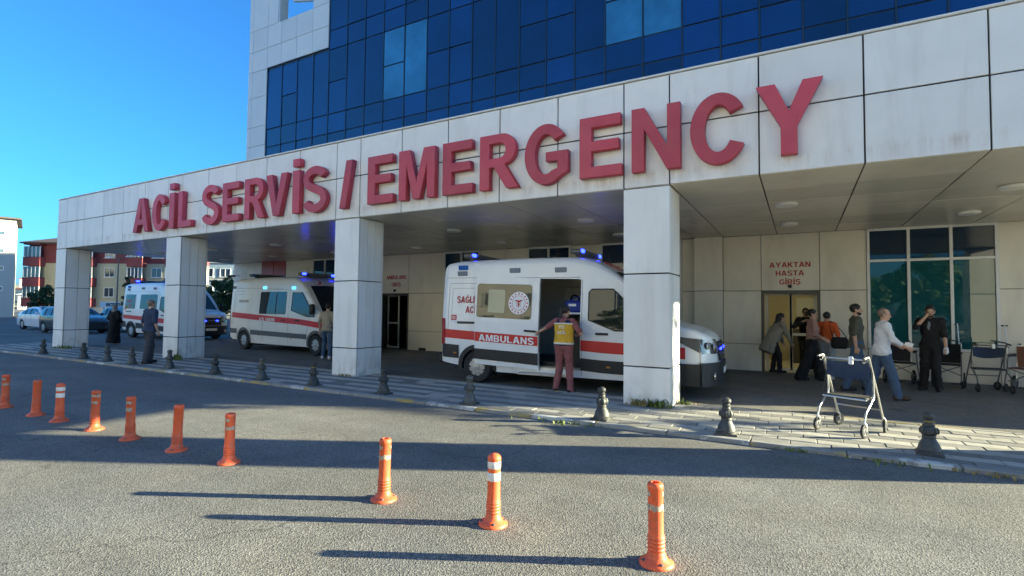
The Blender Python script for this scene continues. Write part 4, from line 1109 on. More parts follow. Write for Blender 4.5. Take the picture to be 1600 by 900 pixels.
# rear-axle centre: half a track behind the near wheel
def axle(o, a, half=1.0): return (o[0] - math.sin(a) * half, o[1] + math.cos(a) * half, 0)
amb1, sh1 = ambulance('a', 'white ambulance with open side door and AMBULANS lettering behind the nearest column', axle(O1, th1), th1, open_door=True)
sliding_door(amb1, sh1, -.02, 1.47, .075); ambulance_interior(amb1)
th2 = R(-4.0)
amb2, sh2 = ambulance('b', 'cream white ambulance with red stripe and lit blue beacon between two columns', axle((-18.1, 12.05), th2), th2)
th3 = R(1.0)
amb3, sh3 = ambulance('a', 'white ambulance farthest left, half hidden behind a column near parked cars', axle((-28.75, 13.2), th3), th3, detail=False)
for o_ in (amb1, amb2, amb3): o_['group'] = 'ambulances under the canopy'
for a_, b_ in ((-.62, .30), (.75, 2.2)): sh3.rrect(MB(), a_, b_, 1.42, 2.12, .05, -1, .012).build('side_window', M['car_glass'], amb3)

# ---- passenger cars
def car(kind, label, loc, rz, paint, group='parked cars'):
    t = thing('parked_car', label, 'car', loc, rz, group)
    if kind == 'sedan':
        WB, RO, NO = 2.7, 1.02, .88; zt = [(-RO, .80), (-RO + .06, .98), (-.55, 1.06), (-.25, 1.14), (.35, 1.38), (.9, 1.455), (1.5, 1.45), (2.0, 1.30), (2.55, 1.00), (2.8, .96), (3.3, .86), (WB + NO - .06, .70), (WB + NO, .62)]; belt = .95; r_ = .32; g0, g1 = -.12, 2.45
    elif kind == 'hatch':
        WB, RO, NO = 2.55, .72, .82; zt = [(-RO, .90), (-RO + .05, 1.08), (-.42, 1.36), (0, 1.47), (.9, 1.51), (1.4, 1.48), (1.85, 1.32), (2.35, 1.04), (2.55, .99), (3.0, .88), (WB + NO - .05, .72), (WB + NO, .62)]; belt = .98; r_ = .31; g0, g1 = -.4, 2.25
    else:
        WB, RO, NO = 3.0, 1.0, .95; zt = [(-RO, 1.0), (-RO + .05, 1.2), (-.75, 1.66), (-.4, 1.82), (.8, 1.86), (1.7, 1.82), (2.2, 1.60), (2.75, 1.22), (3.0, 1.14), (3.5, 1.02), (WB + NO - .05, .84), (WB + NO, .7)]; belt = 1.15; r_ = .35; g0, g1 = -.75, 2.6
    L1 = WB + NO; roof = max(z for x, z in zt)
    w = [(-RO, .70), (-RO + .15, .82), (0, .885), (WB - .3, .885), (WB + .3, .86), (L1 - .12, .74), (L1, .58)]
    thl = [(.15, .94), (.4, .985), (.7, 1.0), (belt, .975), (belt + .1, .94), (roof, .74)]
    sh = Shell(zt, w, thl, [(-RO, .32), (-.5, .24), (L1 - .5, .2), (L1, .26)], [(-RO, .07), (.0, .10), (1.2, .11), (2.4, .07), (L1, .08)])
    xs = sorted(set([-RO, -RO + .02, -RO + .06, -RO + .12] + [round(-RO + .2 + i * .1, 3) for i in range(int((L1 + RO - .3) / .1))] + [L1 - .1, L1 - .05, L1 - .02, L1]))
    Ra = r_ + .05
    hole = lambda x, z, s_, ay: any((x - ax) ** 2 + (z - r_) ** 2 < Ra ** 2 for ax in (0, WB)) and ay > .5
    b = MB(); sh.skin(xs, [i / 16 for i in range(17)], b, hole, na=5, nr=4); b.build('body', paint, t, smooth=32)
    u = MB().box(((L1 - RO) / 2, 0, .32), (L1 + RO - .5, 1.3, .2))
    for ax in (0, WB): u.box((ax, 0, .42), (.8, 1.2, .5))
    u.build('chassis', M['black'], t, smooth=0)
    ar = MB()
    for s_ in (-1, 1):
        for ax in (0, WB): arch_ring(sh, ar, ax, r_, Ra - .03, Ra + .03, s_, .004)
    ar.build('wheel_arch', M['trim'] if kind != 'sedan' else paint, t)
    add_wheels(t, (0, WB), .77, r_, .2, r_ * .68, 10, 'alloy')
    for s_ in (-1, 1):
        gl = MB(); n = 22
        P = []
        for k in range(5):
            row = []
            for i in range(n + 1):
                x = lerp(g0, g1, i / n); zh = max(belt + .02, sh.top(x) - .13); row.append((x, s_ * (sh.hw(x, lerp(belt + .01, zh, k / 4)) + .006), lerp(belt + .01, zh, k / 4)))
            P.append(row)
        gl.grid(P, 0, flip=s_ > 0); gl.build('side_window', M['car_glass'], t)
        pil = MB()
        for x in ((g0 + g1) / 2 - .1, g0 + .55):
            pil.tube([(x, s_ * (sh.hw(x, belt) + .006), belt), (x - .05, s_ * (sh.hw(x, sh.top(x) - .14) + .006), sh.top(x) - .14)], .03, 5)
        pil.build('pillar', M['trim'], t)
        for x in (.75, 1.75): piece('door_handle', (.17, .025, .03), paint, t, (x, s_ * (sh.hw(x, .85) + .01), .86), ch=.008)
        sm = MB()
        for x in (.45, 1.32, 2.25): sh.line(sm, [(x, .35), (x, belt)], s_, .008)
        sm.build('seam', M['seam'], t)
        tl = MB(); z0, z1 = (.76, .96) if kind != 'suv' else (.95, 1.3)
        sh.band(tl, z0 - .0, lambda x: z1, -RO + .02, -RO + .32, s_, .012)
        tl.grid([[(-RO - .01 + .0 * y, s_ * y, z) for y in (.40, .55, .66, .74)] for z in (z0, (z0 + z1) / 2, z1)], flip=s_ > 0); tl.build('tail_light', M['tail'], t)
        hl = MB(); sh.band(hl, .62, .76, L1 - .42, L1 - .10, s_, .012); hl.build('headlight', M['headlamp'], t)
        mi_ = MB().box((0, 0, 0), (.1, .2, .14), ch=.04); mi_.build('wing_mirror', paint, t, (g1 - .15, s_ * .98, belt + .08), smooth=0)
    xa = {'sedan': (-.22, .32), 'hatch': (-.66, -.12), 'suv': (-.94, -.62)}[kind]
    rwn = MB(); sh.topsheet(rwn, [lerp(xa[0], xa[1], i / 8) for i in range(9)], lambda x: .58, .008); rwn.build('rear_window', M['car_glass'], t)
    xf = {'sedan': (1.65, 2.5), 'hatch': (1.5, 2.32), 'suv': (1.85, 2.72)}[kind]
    fw = MB(); sh.topsheet(fw, [lerp(xf[0], xf[1], i / 8) for i in range(9)], lambda x: .60, .008); fw.build('windshield', M['car_glass'], t)
    MB().box((-RO - .02, 0, .42), (.10, 1.3, .22), ch=.03).build('rear_bumper', M['trim'] if kind != 'sedan' else paint, t, smooth=0)
    MB().box((-RO - .02, 0, .80 if kind != 'suv' else .95), (.012, .5, .11)).build('number_plate', M['white_print'], t, smooth=0)
    return t
M['paint_white'] = mat('white_car_paint', (0.74, 0.75, 0.76), 0.25, coat=.6, var=.02)
M['paint_silver'] = mat('silver_car_paint', (0.52, 0.54, 0.56), 0.3, metal=.3, coat=.6)
M['paint_dark'] = mat('dark_grey_paint', (0.035, 0.04, 0.045), 0.25, coat=.7)
M['paint_taupe'] = mat('grey_brown_paint', (0.055, 0.050, 0.047), 0.28, metal=.2, coat=.7)
M['paint_navy'] = mat('navy_paint', (0.02, 0.03, 0.06), 0.25, coat=.7)
car('sedan', 'white car at the left picture edge showing a red tail light', (-43.1, 14.5, 0), R(2), M['paint_white'])
car('hatch', 'dark hatchback partly hidden behind the left end column', (-37.1, 13.5, 0), R(3), M['paint_dark'])
car('hatch', 'dark grey brown car parked behind the woman in black', (-36.6, 16.2, 0), R(2), M['paint_taupe'])
car('sedan', 'navy car in the back row above the white car', (-53.5, 19.0, 0), R(4), M['paint_navy'])
car('hatch', 'dark hatchback parked in the yard right of the entrance, outside the picture', (6.1, 12.9, 0), R(4), M['paint_dark'])  # out-of-view car added so its shadow darkens the asphalt past the inner kerb
# vehicles across the road behind the photographer, seen only in the window glass
car('suv', 'white van across the road, mirrored in the window glass', (5.0, -15.0, 0), R(180), M['paint_white'], 'cars across the road')
car('sedan', 'silver car across the road, mirrored in the window glass', (11.5, -15.5, 0), R(180), M['paint_silver'], 'cars across the road')
# ------------------------------------------------------------------ background: houses, trees, lamp, sign, hills
M['wall_yellow'] = mat('pale_yellow_render', (0.46, 0.44, 0.31), 0.85, var=.06, scale=.6, bump=.1, dirt=((.30, .27, .18), (.5, .5, .12), .35))
M['wall_red'] = mat('dark_red_render', (0.20, 0.052, 0.06), 0.85, var=.08, scale=.6)
M['wall_white'] = mat('white_render', (0.60, 0.58, 0.54), 0.85, var=.05, scale=.5, dirt=((.38, .35, .30), (.4, .4, .1), .4))
M['wall_beige'] = mat('beige_render', (0.64, 0.58, 0.46), 0.85, var=.06, scale=.5, dirt=((.38, .33, .25), (.4, .4, .1), .4))
M['wall_blue'] = mat('grey_blue_render', (0.33, 0.42, 0.47), 0.85, var=.06, scale=.5)
M['roof_dark'] = mat('dark_roof', (0.09, 0.07, 0.065), .8, var=.15, scale=2)
M['roof_tile'] = mat('red_roof_tile', (0.30, 0.10, 0.06), .8, var=.15, scale=2)
M['win_pane'] = mat('far_window_pane', (0.05, 0.085, 0.11), .05, ior=1.8, rnd=.5)
M['win_frame'] = mat('far_window_frame', (0.72, 0.73, 0.74), .5)
M['leaf'] = mat('foliage', (0.055, 0.10, 0.032), .6, var=.35, scale=1.5, rnd=.1, space='World')
M['leaf_dark'] = mat('dark_foliage', (0.030, 0.065, 0.024), .6, var=.35, scale=1.5, space='World')
M['bark'] = mat('bark', (0.13, 0.10, 0.075), .9, var=.2, scale=8, bump=.4)

def W_(px, depth): xc = (px - 800) / 809 * depth; return (.874 * xc - .486 * depth, .486 * xc + .874 * depth, 0)
def window_into(parent, u, z, w_, h_, y, nm=1, sill=True):
    f = MB()
    for sx in (-1, 1): f.box((u + sx * (w_ / 2 - .04), y - .03, z), (.08, .1, h_))
    for sz in (-1, 1): f.box((u, y - .028, z + sz * (h_ / 2 - .04)), (w_ - .16, .096, .08))
    for k in range(1, nm + 1): f.box((u - w_ / 2 + w_ * k / (nm + 1), y - .026, z), (.06, .092, h_ - .16))
    if sill: f.box((u, y - .06, z - h_ / 2 - .04), (w_ + .25, .2, .06))
    o = f.build('window', M['win_frame'], parent, smooth=0)
    piece('pane', (w_ - .14, .02, h_ - .14), M['win_pane'], o, (u, y - .015, z), ch=0)
    return o

def block(name, label, loc, rz, W, D, H, wall, roofm, floors, cols, fh=2.8, z0=1.0, ww=1.3, wh=1.4, group=None, over=.4, slope=.0):
    """a plain rendered block: front wall on local y = 0, x to the right"""
    t = thing(name, label, 'building', loc, rz, group)
    MB().box((W / 2, D / 2, H / 2), (W, D, H)).build('wall', wall, t, smooth=0)
    rf = MB(); rf.box((W / 2, D / 2, H + .1), (W + 2 * over, D + 2 * over, .2), ch=.03)
    if slope:
        rf.add([(-over, -over, H + .2), (W + over, -over, H + .2), (W + over, D + over, H + .2), (-over, D + over, H + .2), (W * .3, D / 2, H + slope), (W * .7, D / 2, H + slope)], [(0, 1, 5, 4), (1, 2, 5), (2, 3, 4, 5), (3, 0, 4)])
    rf.build('roof', roofm, t, smooth=0)
    for k in range(floors):
        for c in cols: window_into(t, c, z0 + fh * k + wh / 2, ww, wh, 0.0, 1)
    return t

# red and yellow flats behind the ambulances (front runs along the view)
AP = (-95.2, 30.6, 0); apr = R(27.5)
ap = thing('apartment_building', 'pale yellow and dark red flats with glazed balconies behind the parked cars', 'building', AP, apr)
MB().box((11.7, 2, 3.7), (23.4, 4, 7.4)).build('wall', M['wall_yellow'], ap, smooth=0)
MB().box((11.7, 2.02, 8.75), (23.42, 4, 2.7)).build('upper_wall', M['wall_red'], ap, smooth=0)
rf = MB(); rf.box((11.7, 1.8, 10.18), (24.4, 5.6, .16)); rf.add([(-.5, -1, 10.27), (23.9, -1, 10.27), (23.9, 4.6, 10.27), (-.5, 4.6, 10.27), (4, 1.8, 11.4), (20, 1.8, 11.4)], [(0, 1, 5, 4), (1, 2, 5), (2, 3, 4, 5), (3, 0, 4)]); rf.build('roof', M['roof_dark'], ap, smooth=0)
for u0, u1 in ((.0, 2.4), (8.9, 9.9), (14.8, 17.0), (20.2, 22.2)):
    piece('balcony_roof', (u1 - u0, .9, .2), M['wall_red'], ap, ((u0 + u1) / 2, -.45, 10.0), ch=0)
    for z in (3.3, 6.1, 8.95):
        bo = piece('balcony', (u1 - u0, .9, 1.25), M['wall_red'], ap, ((u0 + u1) / 2, -.45, z - 1.4), ch=0)
        ox, oy, oz = (u0 + u1) / 2, -.45, z - 1.4
        n = 4 if u1 - u0 > 1.5 else 2
        for i in range(n):
            a = lerp(u0 + .06, u1 - .06, i / n); b_ = lerp(u0 + .06, u1 - .06, (i + 1) / n)
            piece('balcony_pane', (b_ - a - .1, .04, 1.42), M['win_pane'], bo, ((a + b_) / 2 - ox, -.8 - oy, z - oz), ch=0)
            piece('balcony_frame', (.10, .09, 1.48), M['win_frame'], bo, (a - ox, -.8 - oy, z - oz), ch=0)
        piece('balcony_frame', (.10, .09, 1.48), M['win_frame'], bo, (u1 - .06 - ox, -.8 - oy, z - oz), ch=0)
        piece('balcony_cheek', (.05, .7, 1.45), M['wall_yellow'], bo, (u0 + .03 - ox, -.38 - oy, z - oz), ch=0)
for u in (11.75, 18.5):
    for z in (3.35, 6.15): window_into(ap, u, z, 1.45, 1.35, 0, 1)
    window_into(ap, u, 8.8, 1.45, 1.2, 0, 1)
for u in (6.0,):
    for z in (3.35, 6.15, 8.8): window_into(ap, u, z, 1.4, 1.3, 0, 1)
piece('ground_floor_shop', (7, .1, 1.2), M['wall_white'], ap, (12, -.08, .65))

blk = block('apartment_building', 'grey blue flats with white framed windows beyond the middle column', (*W_(309, 84)[:2], 0), R(33), 22, 10, 11.2, M['wall_blue'], M['roof_dark'], 4, [1.5, 4.2, 7.0, 9.8, 12.6, 15.4, 18.2, 20.8], fh=2.8, z0=.7, ww=1.7)
for k in range(4):
    piece('floor_band', (22.1, .12, .25), M['wall_white'], blk, (11, -.07, .3 + 2.8 * k), ch=0)
wt = block('apartment_building', 'tall white block with tiny windows at the left picture edge', (-85.2, 16.2, 0), R(72), 9.4, 9, 11.7, mat('grey_white_render', (.36, .355, .34), .85, var=.05, scale=.5), M['roof_dark'], 0, [], over=.45)
for k, z in enumerate((3.4, 5.8, 7.9, 10.0)): window_into(wt, 8.2, z, .6, .55, 0, 0, False)
for k, z in enumerate((3.2, 5.9, 8.6)): window_into(wt, 3.4, z, 1.3, 1.3, 0, 1)
# far town on the hillside between the blocks
hl = MB(); rows_ = []
rh_ = random.Random(5)
for i in range(40):
    row = []
    for j in range(9):
        a = R(lerp(95, 200, i / 39)); d = lerp(240, 520, j / 8)
        z = (math.sin(j / 8 * math.pi * .62) * 30) * (.65 + .3 * math.sin(i * .7) + .12 * rh_.random()) - 1.0
        row.append((d * math.cos(a), d * math.sin(a), z))
    rows_.append(row)
hl.grid(rows_, flip=True); tag(hl.build('hills', mat('hill_scrub', (.20, .20, .13), .9, var=.35, scale=.05, space='World')), kind='structure')
rb = random.Random(11)
lab = ['far cream house below the hill, nearest the white block', 'far red roofed house on the slope between the two blocks', 'far white shed roof low on the slope', 'far pale house highest on the slope', 'far tan house at the foot of the slope beside the flats']
for k, (dx, d, h, wm_, rm_) in enumerate(((20, 190, 7, 'wall_beige', 'roof_tile'), (34, 175, 7.5, 'wall_red', 'roof_tile'), (28, 150, 4.2, 'wall_white', 'wall_white'), (30, 235, 13, 'wall_white', 'roof_tile'), (40, 160, 6.0, 'wall_beige', 'roof_dark'))):
    xc = (dx - 800) / 809 * d
    block('distant_house', lab[k], (.874 * xc - .486 * d, .486 * xc + .874 * d, 0), R(25 + 9 * k), 7 + k % 2 * 3, 8, h, M[wm_], M[rm_], 2, [1.6, 4.8], fh=2.8, z0=h - 5.2 if h > 6 else .5, ww=1.2, wh=1.2, group='far houses', slope=1.2)

# trees: tapered trunk, limbs, leaf clumps
def tree(name, label, loc, H, cr, crown_z, leafm, n_cl=60, n_lf=70, seed=1, group=None, trunk_r=.14, leaf=.16, shape=1.0, lean=0.0):
    rd = random.Random(seed); t = thing(name, label, 'tree' if 'bush' not in name else 'bush', loc, 0, group)
    tk = MB(); topz = crown_z + (H - crown_z) * .6
    tk.tube([(0, 0, -.05), (.04 * H * lean, .02, crown_z * .5), (.06 * H * lean, 0, crown_z), (.05 * H * lean, .03, topz)], [trunk_r, trunk_r * .8, trunk_r * .65, trunk_r * .2], 8)
    cl = []
    for k in range(n_cl):
        while True:
            p = Vector((rd.uniform(-1, 1), rd.uniform(-1, 1), rd.uniform(-1, 1)))
            if .25 < p.length < 1: break
        zz = (p.z + 1) / 2; taper = lerp(1.0, shape, zz)
        c = Vector((p.x * cr * taper, p.y * cr * taper, lerp(crown_z, H, zz))); cl.append((c, rd.uniform(.35, .75)))
        if k % 4 == 0: tk.tube([(.05 * H * lean, 0, max(crown_z * .8, c.z - cr * .8)), tuple(c * .5 + Vector((0, 0, c.z * .45))), tuple(c)], [trunk_r * .4, trunk_r * .25, .01], 5)
    tk.build('trunk', M['bark'], t)
    lv = MB(); vs = []; fs = []
    for c, s_ in cl:
        cs = s_ * cr * .42
        for q in range(n_lf):
            d = Vector((rd.gauss(0, 1), rd.gauss(0, 1), rd.gauss(0, .8))); d = d.normalized() * cs * rd.random() ** .4
            a = Vector((rd.gauss(0, 1), rd.gauss(0, 1), rd.gauss(0, .6))).normalized(); b_ = a.cross(Vector((rd.gauss(0, 1), rd.gauss(0, 1), rd.gauss(0, 1)))).normalized()
            l_ = leaf * rd.uniform(.6, 1.3); p = c + d; i0 = len(vs)
            vs += [p - a * l_, p + b_ * l_ * .45, p + a * l_, p - b_ * l_ * .45]; fs.append((i0, i0 + 1, i0 + 2, i0 + 3))
    lv.add(vs, fs); lv.build('crown', leafm, t, smooth=0)
    return t
tree('bush', 'dark green bush between the parked cars and the left end column', W_(74, 52), 3.3, 1.5, .5, M['leaf_dark'], 50, 80, 2, leaf=.15, trunk_r=.08)
tree('broadleaf_tree', 'leafy green tree behind the windscreen of the farthest ambulance', W_(345, 46), 4.2, 1.9, 1.0, M['leaf'], 60, 80, 3, leaf=.16)
tree('slim_tree', 'slim sparse tree in front of the yellow wall beside the farthest ambulance', W_(200, 56), 4.9, .62, .8, M['leaf_dark'], 34, 40, 4, leaf=.12, trunk_r=.06, shape=.5)
for k, (x, y, h) in enumerate(((3.2, -12.5, 5.0), (7.6, -13.6, 5.6), (12.5, -12.0, 4.6), (-8, -19, 6.5))):
    tree('street_tree', 'street tree across the road behind the photographer, number of crowns from the hospital side', (x, y, 0), h, h * .42, 1.1, M['leaf'], 70, 70, 20 + k, 'street trees across the road', leaf=.2)
for k, o in enumerate([o for o in col.objects if o.name.startswith('street_tree')]):
    o['label'] = ['street tree mirrored in the left panes of the large window', 'tallest street tree mirrored in the large window', 'street tree across the road toward the sun', 'street tree across the road on the far left'][k]
tree('yard_tree', 'thin yard tree right of the hospital that dapples the sunlight', (17.2, 17.9, 0), 7.6, 1.0, 2.6, M['leaf'], 30, 26, 77, None, leaf=.12, trunk_r=.09)  # unseen tree added to break up the sun on column and paving
# street lamp
lp = thing('street_lamp', 'grey street lamp with twin heads in front of the yellow flats', 'street lamp', W_(183, 52))
MB().tube([(0, 0, 0), (0, 0, 3), (0, 0, 6.3)], [.09, .07, .05], 10).build('post', M['trim_grey'], lp)
MB().tube([(-.7, -.35, 6.42), (0, 0, 6.28), (.7, .35, 6.42)], .035, 6).build('arm', M['trim_grey'], lp)
for s_ in (-1, 1): MB().box((s_ * .95, s_ * .47, 6.45), (.6, .24, .1), rz=R(27), ch=.03).build('lamp_head', M['steel_white'], lp, smooth=0)
# pharmacy sign
ez = thing('pharmacy_sign', 'white sign board reading eczane above the dark parked van', 'sign', W_(159, 58), R(27))
piece('board', (3.4, .12, .62), M['white_print'], ez, (1.6, 0, 1.62), ch=.01)
for x in (.3, 2.9): piece('post', (.08, .08, 1.34), M['trim_grey'], ez, (x, .02, .67), ch=.01)
fc = bpy.data.curves.new('eczane', 'FONT'); fc.body = 'eczane'; fc.size = .74; fc.extrude = .01; fc.offset = .014; fc.align_x = 'CENTER'
fo = bpy.data.objects.new('lettering', fc); col.objects.link(fo); dg = bpy.context.evaluated_depsgraph_get()
me = bpy.data.meshes.new_from_object(fo.evaluated_get(dg)); bpy.data.objects.remove(fo)
me.materials.clear(); me.materials.append(M['trim']); put('lettering', me, ez, (1.6, -.075, 1.45), (math.pi / 2, 0, 0))

# unseen blocks added across the road to bounce sunlight onto the facade
for k, (x, W, h, wm_) in enumerate(((-46, 20, 15, 'wall_beige'), (-24, 25, 18, 'wall_white'), (26, 24, 19, 'wall_white'))):
    b_ = block('apartment_building', ['beige block across the road on the left', 'white block across the road facing the canopy', 'white block across the road on the right'][k], (x + W, -24, 0), math.pi, W, 10, h, M[wm_], M['roof_tile'], 5 if h > 14 else 4, [W * (i + .5) / 6 for i in range(6)], fh=3.0, z0=1.2, ww=1.5, group='blocks across the road', slope=1.6)
# ------------------------------------------------------------------ people: bodies and clothes from smooth-blended volumes
def surface_nets(D, org, res):
    s = D < 0
    nx, ny, nz = D.shape
    S = np.zeros((nx - 1, ny - 1, nz - 1, 3)); Nn = np.zeros((nx - 1, ny - 1, nz - 1))
    quads = []
    for ax in range(3):
        sl0 = [slice(None)] * 3; sl1 = [slice(None)] * 3; sl0[ax] = slice(0, -1); sl1[ax] = slice(1, None)
        d0, d1 = D[tuple(sl0)], D[tuple(sl1)]; cr = s[tuple(sl0)] != s[tuple(sl1)]
        I = np.argwhere(cr); dd0 = d0[cr]; dd1 = d1[cr]
        P = I.astype(float); P[:, ax] += dd0 / (dd0 - dd1)
        o1, o2 = [(1, 2), (2, 0), (0, 1)][ax]
        for a in (0, 1):
            for b in (0, 1):
                J = I.copy(); J[:, o1] -= a; J[:, o2] -= b
                ok = (J[:, o1] >= 0) & (J[:, o2] >= 0) & (J[:, o1] < S.shape[o1]) & (J[:, o2] < S.shape[o2])
                J = J[ok]; np.add.at(S, (J[:, 0], J[:, 1], J[:, 2]), P[ok]); np.add.at(Nn, (J[:, 0], J[:, 1], J[:, 2]), 1)
        quads.append((I, s[tuple(sl0)][cr], o1, o2))
    act = Nn > 0; ids = np.full(act.shape, -1, dtype=np.int64); ids[act] = np.arange(act.sum())
    V = S[act] / Nn[act][:, None] * res + np.array(org)
    F = []
    for I, sg, o1, o2 in quads:
        ok = (I[:, o1] > 0) & (I[:, o2] > 0) & (I[:, o1] < act.shape[o1]) & (I[:, o2] < act.shape[o2]); I = I[ok]; sg = sg[ok]
        def c(a, b):
            J = I.copy(); J[:, o1] -= a; J[:, o2] -= b; return ids[J[:, 0], J[:, 1], J[:, 2]]
        q = np.stack([c(1, 1), c(0, 1), c(0, 0), c(1, 0)], 1); q[~sg] = q[~sg][:, ::-1]; F.append(q)
    return V, np.concatenate(F)

def v3(*a): return np.array(a, float)
def sdf_mesh(name, prims, m, res=.01, cuts=(), wrinkle=0.0, scale=1.0, seed=0):
    lo = np.min([np.minimum(p[1], p[2]) - p[5] for p in prims], 0) - .04; hi = np.max([np.maximum(p[1], p[2]) + p[5] for p in prims], 0) + .04
    n = np.ceil((hi - lo) / res).astype(int) + 1
    D = np.full(n, .05, dtype=np.float32)
    ax = [lo[i] + res * np.arange(n[i]) for i in range(3)]
    for kind, a, b, ra, rb, rm, k, ex in prims:
        i0 = np.maximum(0, ((np.minimum(a, b) - rm - .045 - lo) / res).astype(int)); i1 = np.minimum(n, ((np.maximum(a, b) + rm + .045 - lo) / res).astype(int) + 2)
        sl = tuple(slice(i0[i], i1[i]) for i in range(3))
        X, Y, Z = np.meshgrid(ax[0][sl[0]], ax[1][sl[1]], ax[2][sl[2]], indexing='ij')
        P = np.stack([X, Y, Z], -1)
        if kind == 'c':
            ab = b - a; h = np.clip(((P - a) @ ab) / max(ab @ ab, 1e-9), 0, 1); d = np.linalg.norm(P - a - h[..., None] * ab, axis=-1) - (ra + (rb - ra) * h)
        else:
            q = (P - a) @ ex[0]; r = ex[1]; kk = np.linalg.norm(q / r, axis=-1); kg = np.linalg.norm(q / (r * r), axis=-1) + 1e-9; d = kk * (kk - 1) / kg
        if k < 0:        # smooth subtraction
            k = -k; e = D[sl]; hh = np.clip(.5 - .5 * (e + d) / k, 0, 1); D[sl] = e * (1 - hh) + (-d) * hh + k * hh * (1 - hh)
        else:
            e = D[sl]; hh = np.clip(.5 + .5 * (d - e) / k, 0, 1); D[sl] = d * (1 - hh) + e * hh - k * hh * (1 - hh)
    X, Y, Z = np.meshgrid(*ax, indexing='ij', sparse=True)
    if wrinkle:
        D += wrinkle * (np.sin(31 * Z + 9 * X + 5 * np.sin(14 * Y + seed) + seed) * .6 + np.sin(47 * Z - 23 * Y + 11 * np.sin(9 * X + seed)) * .4).astype(np.float32)
    for p, nrm in cuts:
        nrm = np.array(nrm, float); nrm /= np.linalg.norm(nrm)
        D = np.maximum(D, ((X - p[0]) * nrm[0] + (Y - p[1]) * nrm[1] + (Z - p[2]) * nrm[2]).astype(np.float32))
    D[0], D[-1], D[:, 0], D[:, -1], D[:, :, 0], D[:, :, -1] = (.05,) * 6
    V, F = surface_nets(D, lo, res)
    V = V * scale
    me = bpy.data.meshes.new(name); me.vertices.add(len(V)); me.vertices.foreach_set('co', V.ravel())
    me.loops.add(len(F) * 4); me.loops.foreach_set('vertex_index', F.ravel().astype(np.int32))
    me.polygons.add(len(F)); me.polygons.foreach_set('loop_start', np.arange(0, len(F) * 4, 4, dtype=np.int32))
    me.materials.append(m); me.update(calc_edges=True); me.validate()
    me.polygons.foreach_set('use_smooth', [True] * len(me.polygons))
    return me

def cap(a, b, ra, rb, k=.02): a = np.array(a, float); b = np.array(b, float); return ('c', a, b, ra, rb, max(ra, rb), k, None)
def ell(c, r, k=.03, Rm=None):
    c = np.array(c, float); r = np.array(r, float); return ('e', c, c, 0, 0, r.max(), k, (np.eye(3) if Rm is None else Rm, r))
def rotx(a): c, s_ = math.cos(a), math.sin(a); return np.array([[1, 0, 0], [0, c, -s_], [0, s_, c]])
def rotz(a): c, s_ = math.cos(a), math.sin(a); return np.array([[c, -s_, 0], [s_, c, 0], [0, 0, 1]])
def ik(a, c, l1, l2, pole):
    d = c - a; L = np.linalg.norm(d); L2 = min(L, (l1 + l2) * .999); u = d / max(L, 1e-6)
    x = (l1 * l1 - l2 * l2 + L2 * L2) / (2 * L2); h = math.sqrt(max(0, l1 * l1 - x * x)); p = np.array(pole, float); p -= u * (p @ u); p /= max(np.linalg.norm(p), 1e-6)
    return a + u * x + p * h, a + u * L2

SK = mat('skin', (0.50, 0.30, 0.21), .55, var=.05, scale=20)
HAIRD = mat('dark_hair', (0.020, 0.015, 0.012), .5, bump=.5, bscale=90)
HAIRG = mat('grey_brown_hair', (0.20, 0.15, 0.11), .55, bump=.5, bscale=90)
EYE = mat('eye', (0.02, 0.015, 0.012), .15)
def cloth(name, c, var=.10): return mat(name, c, .85, var=var, scale=14, bump=.6, bscale=22)

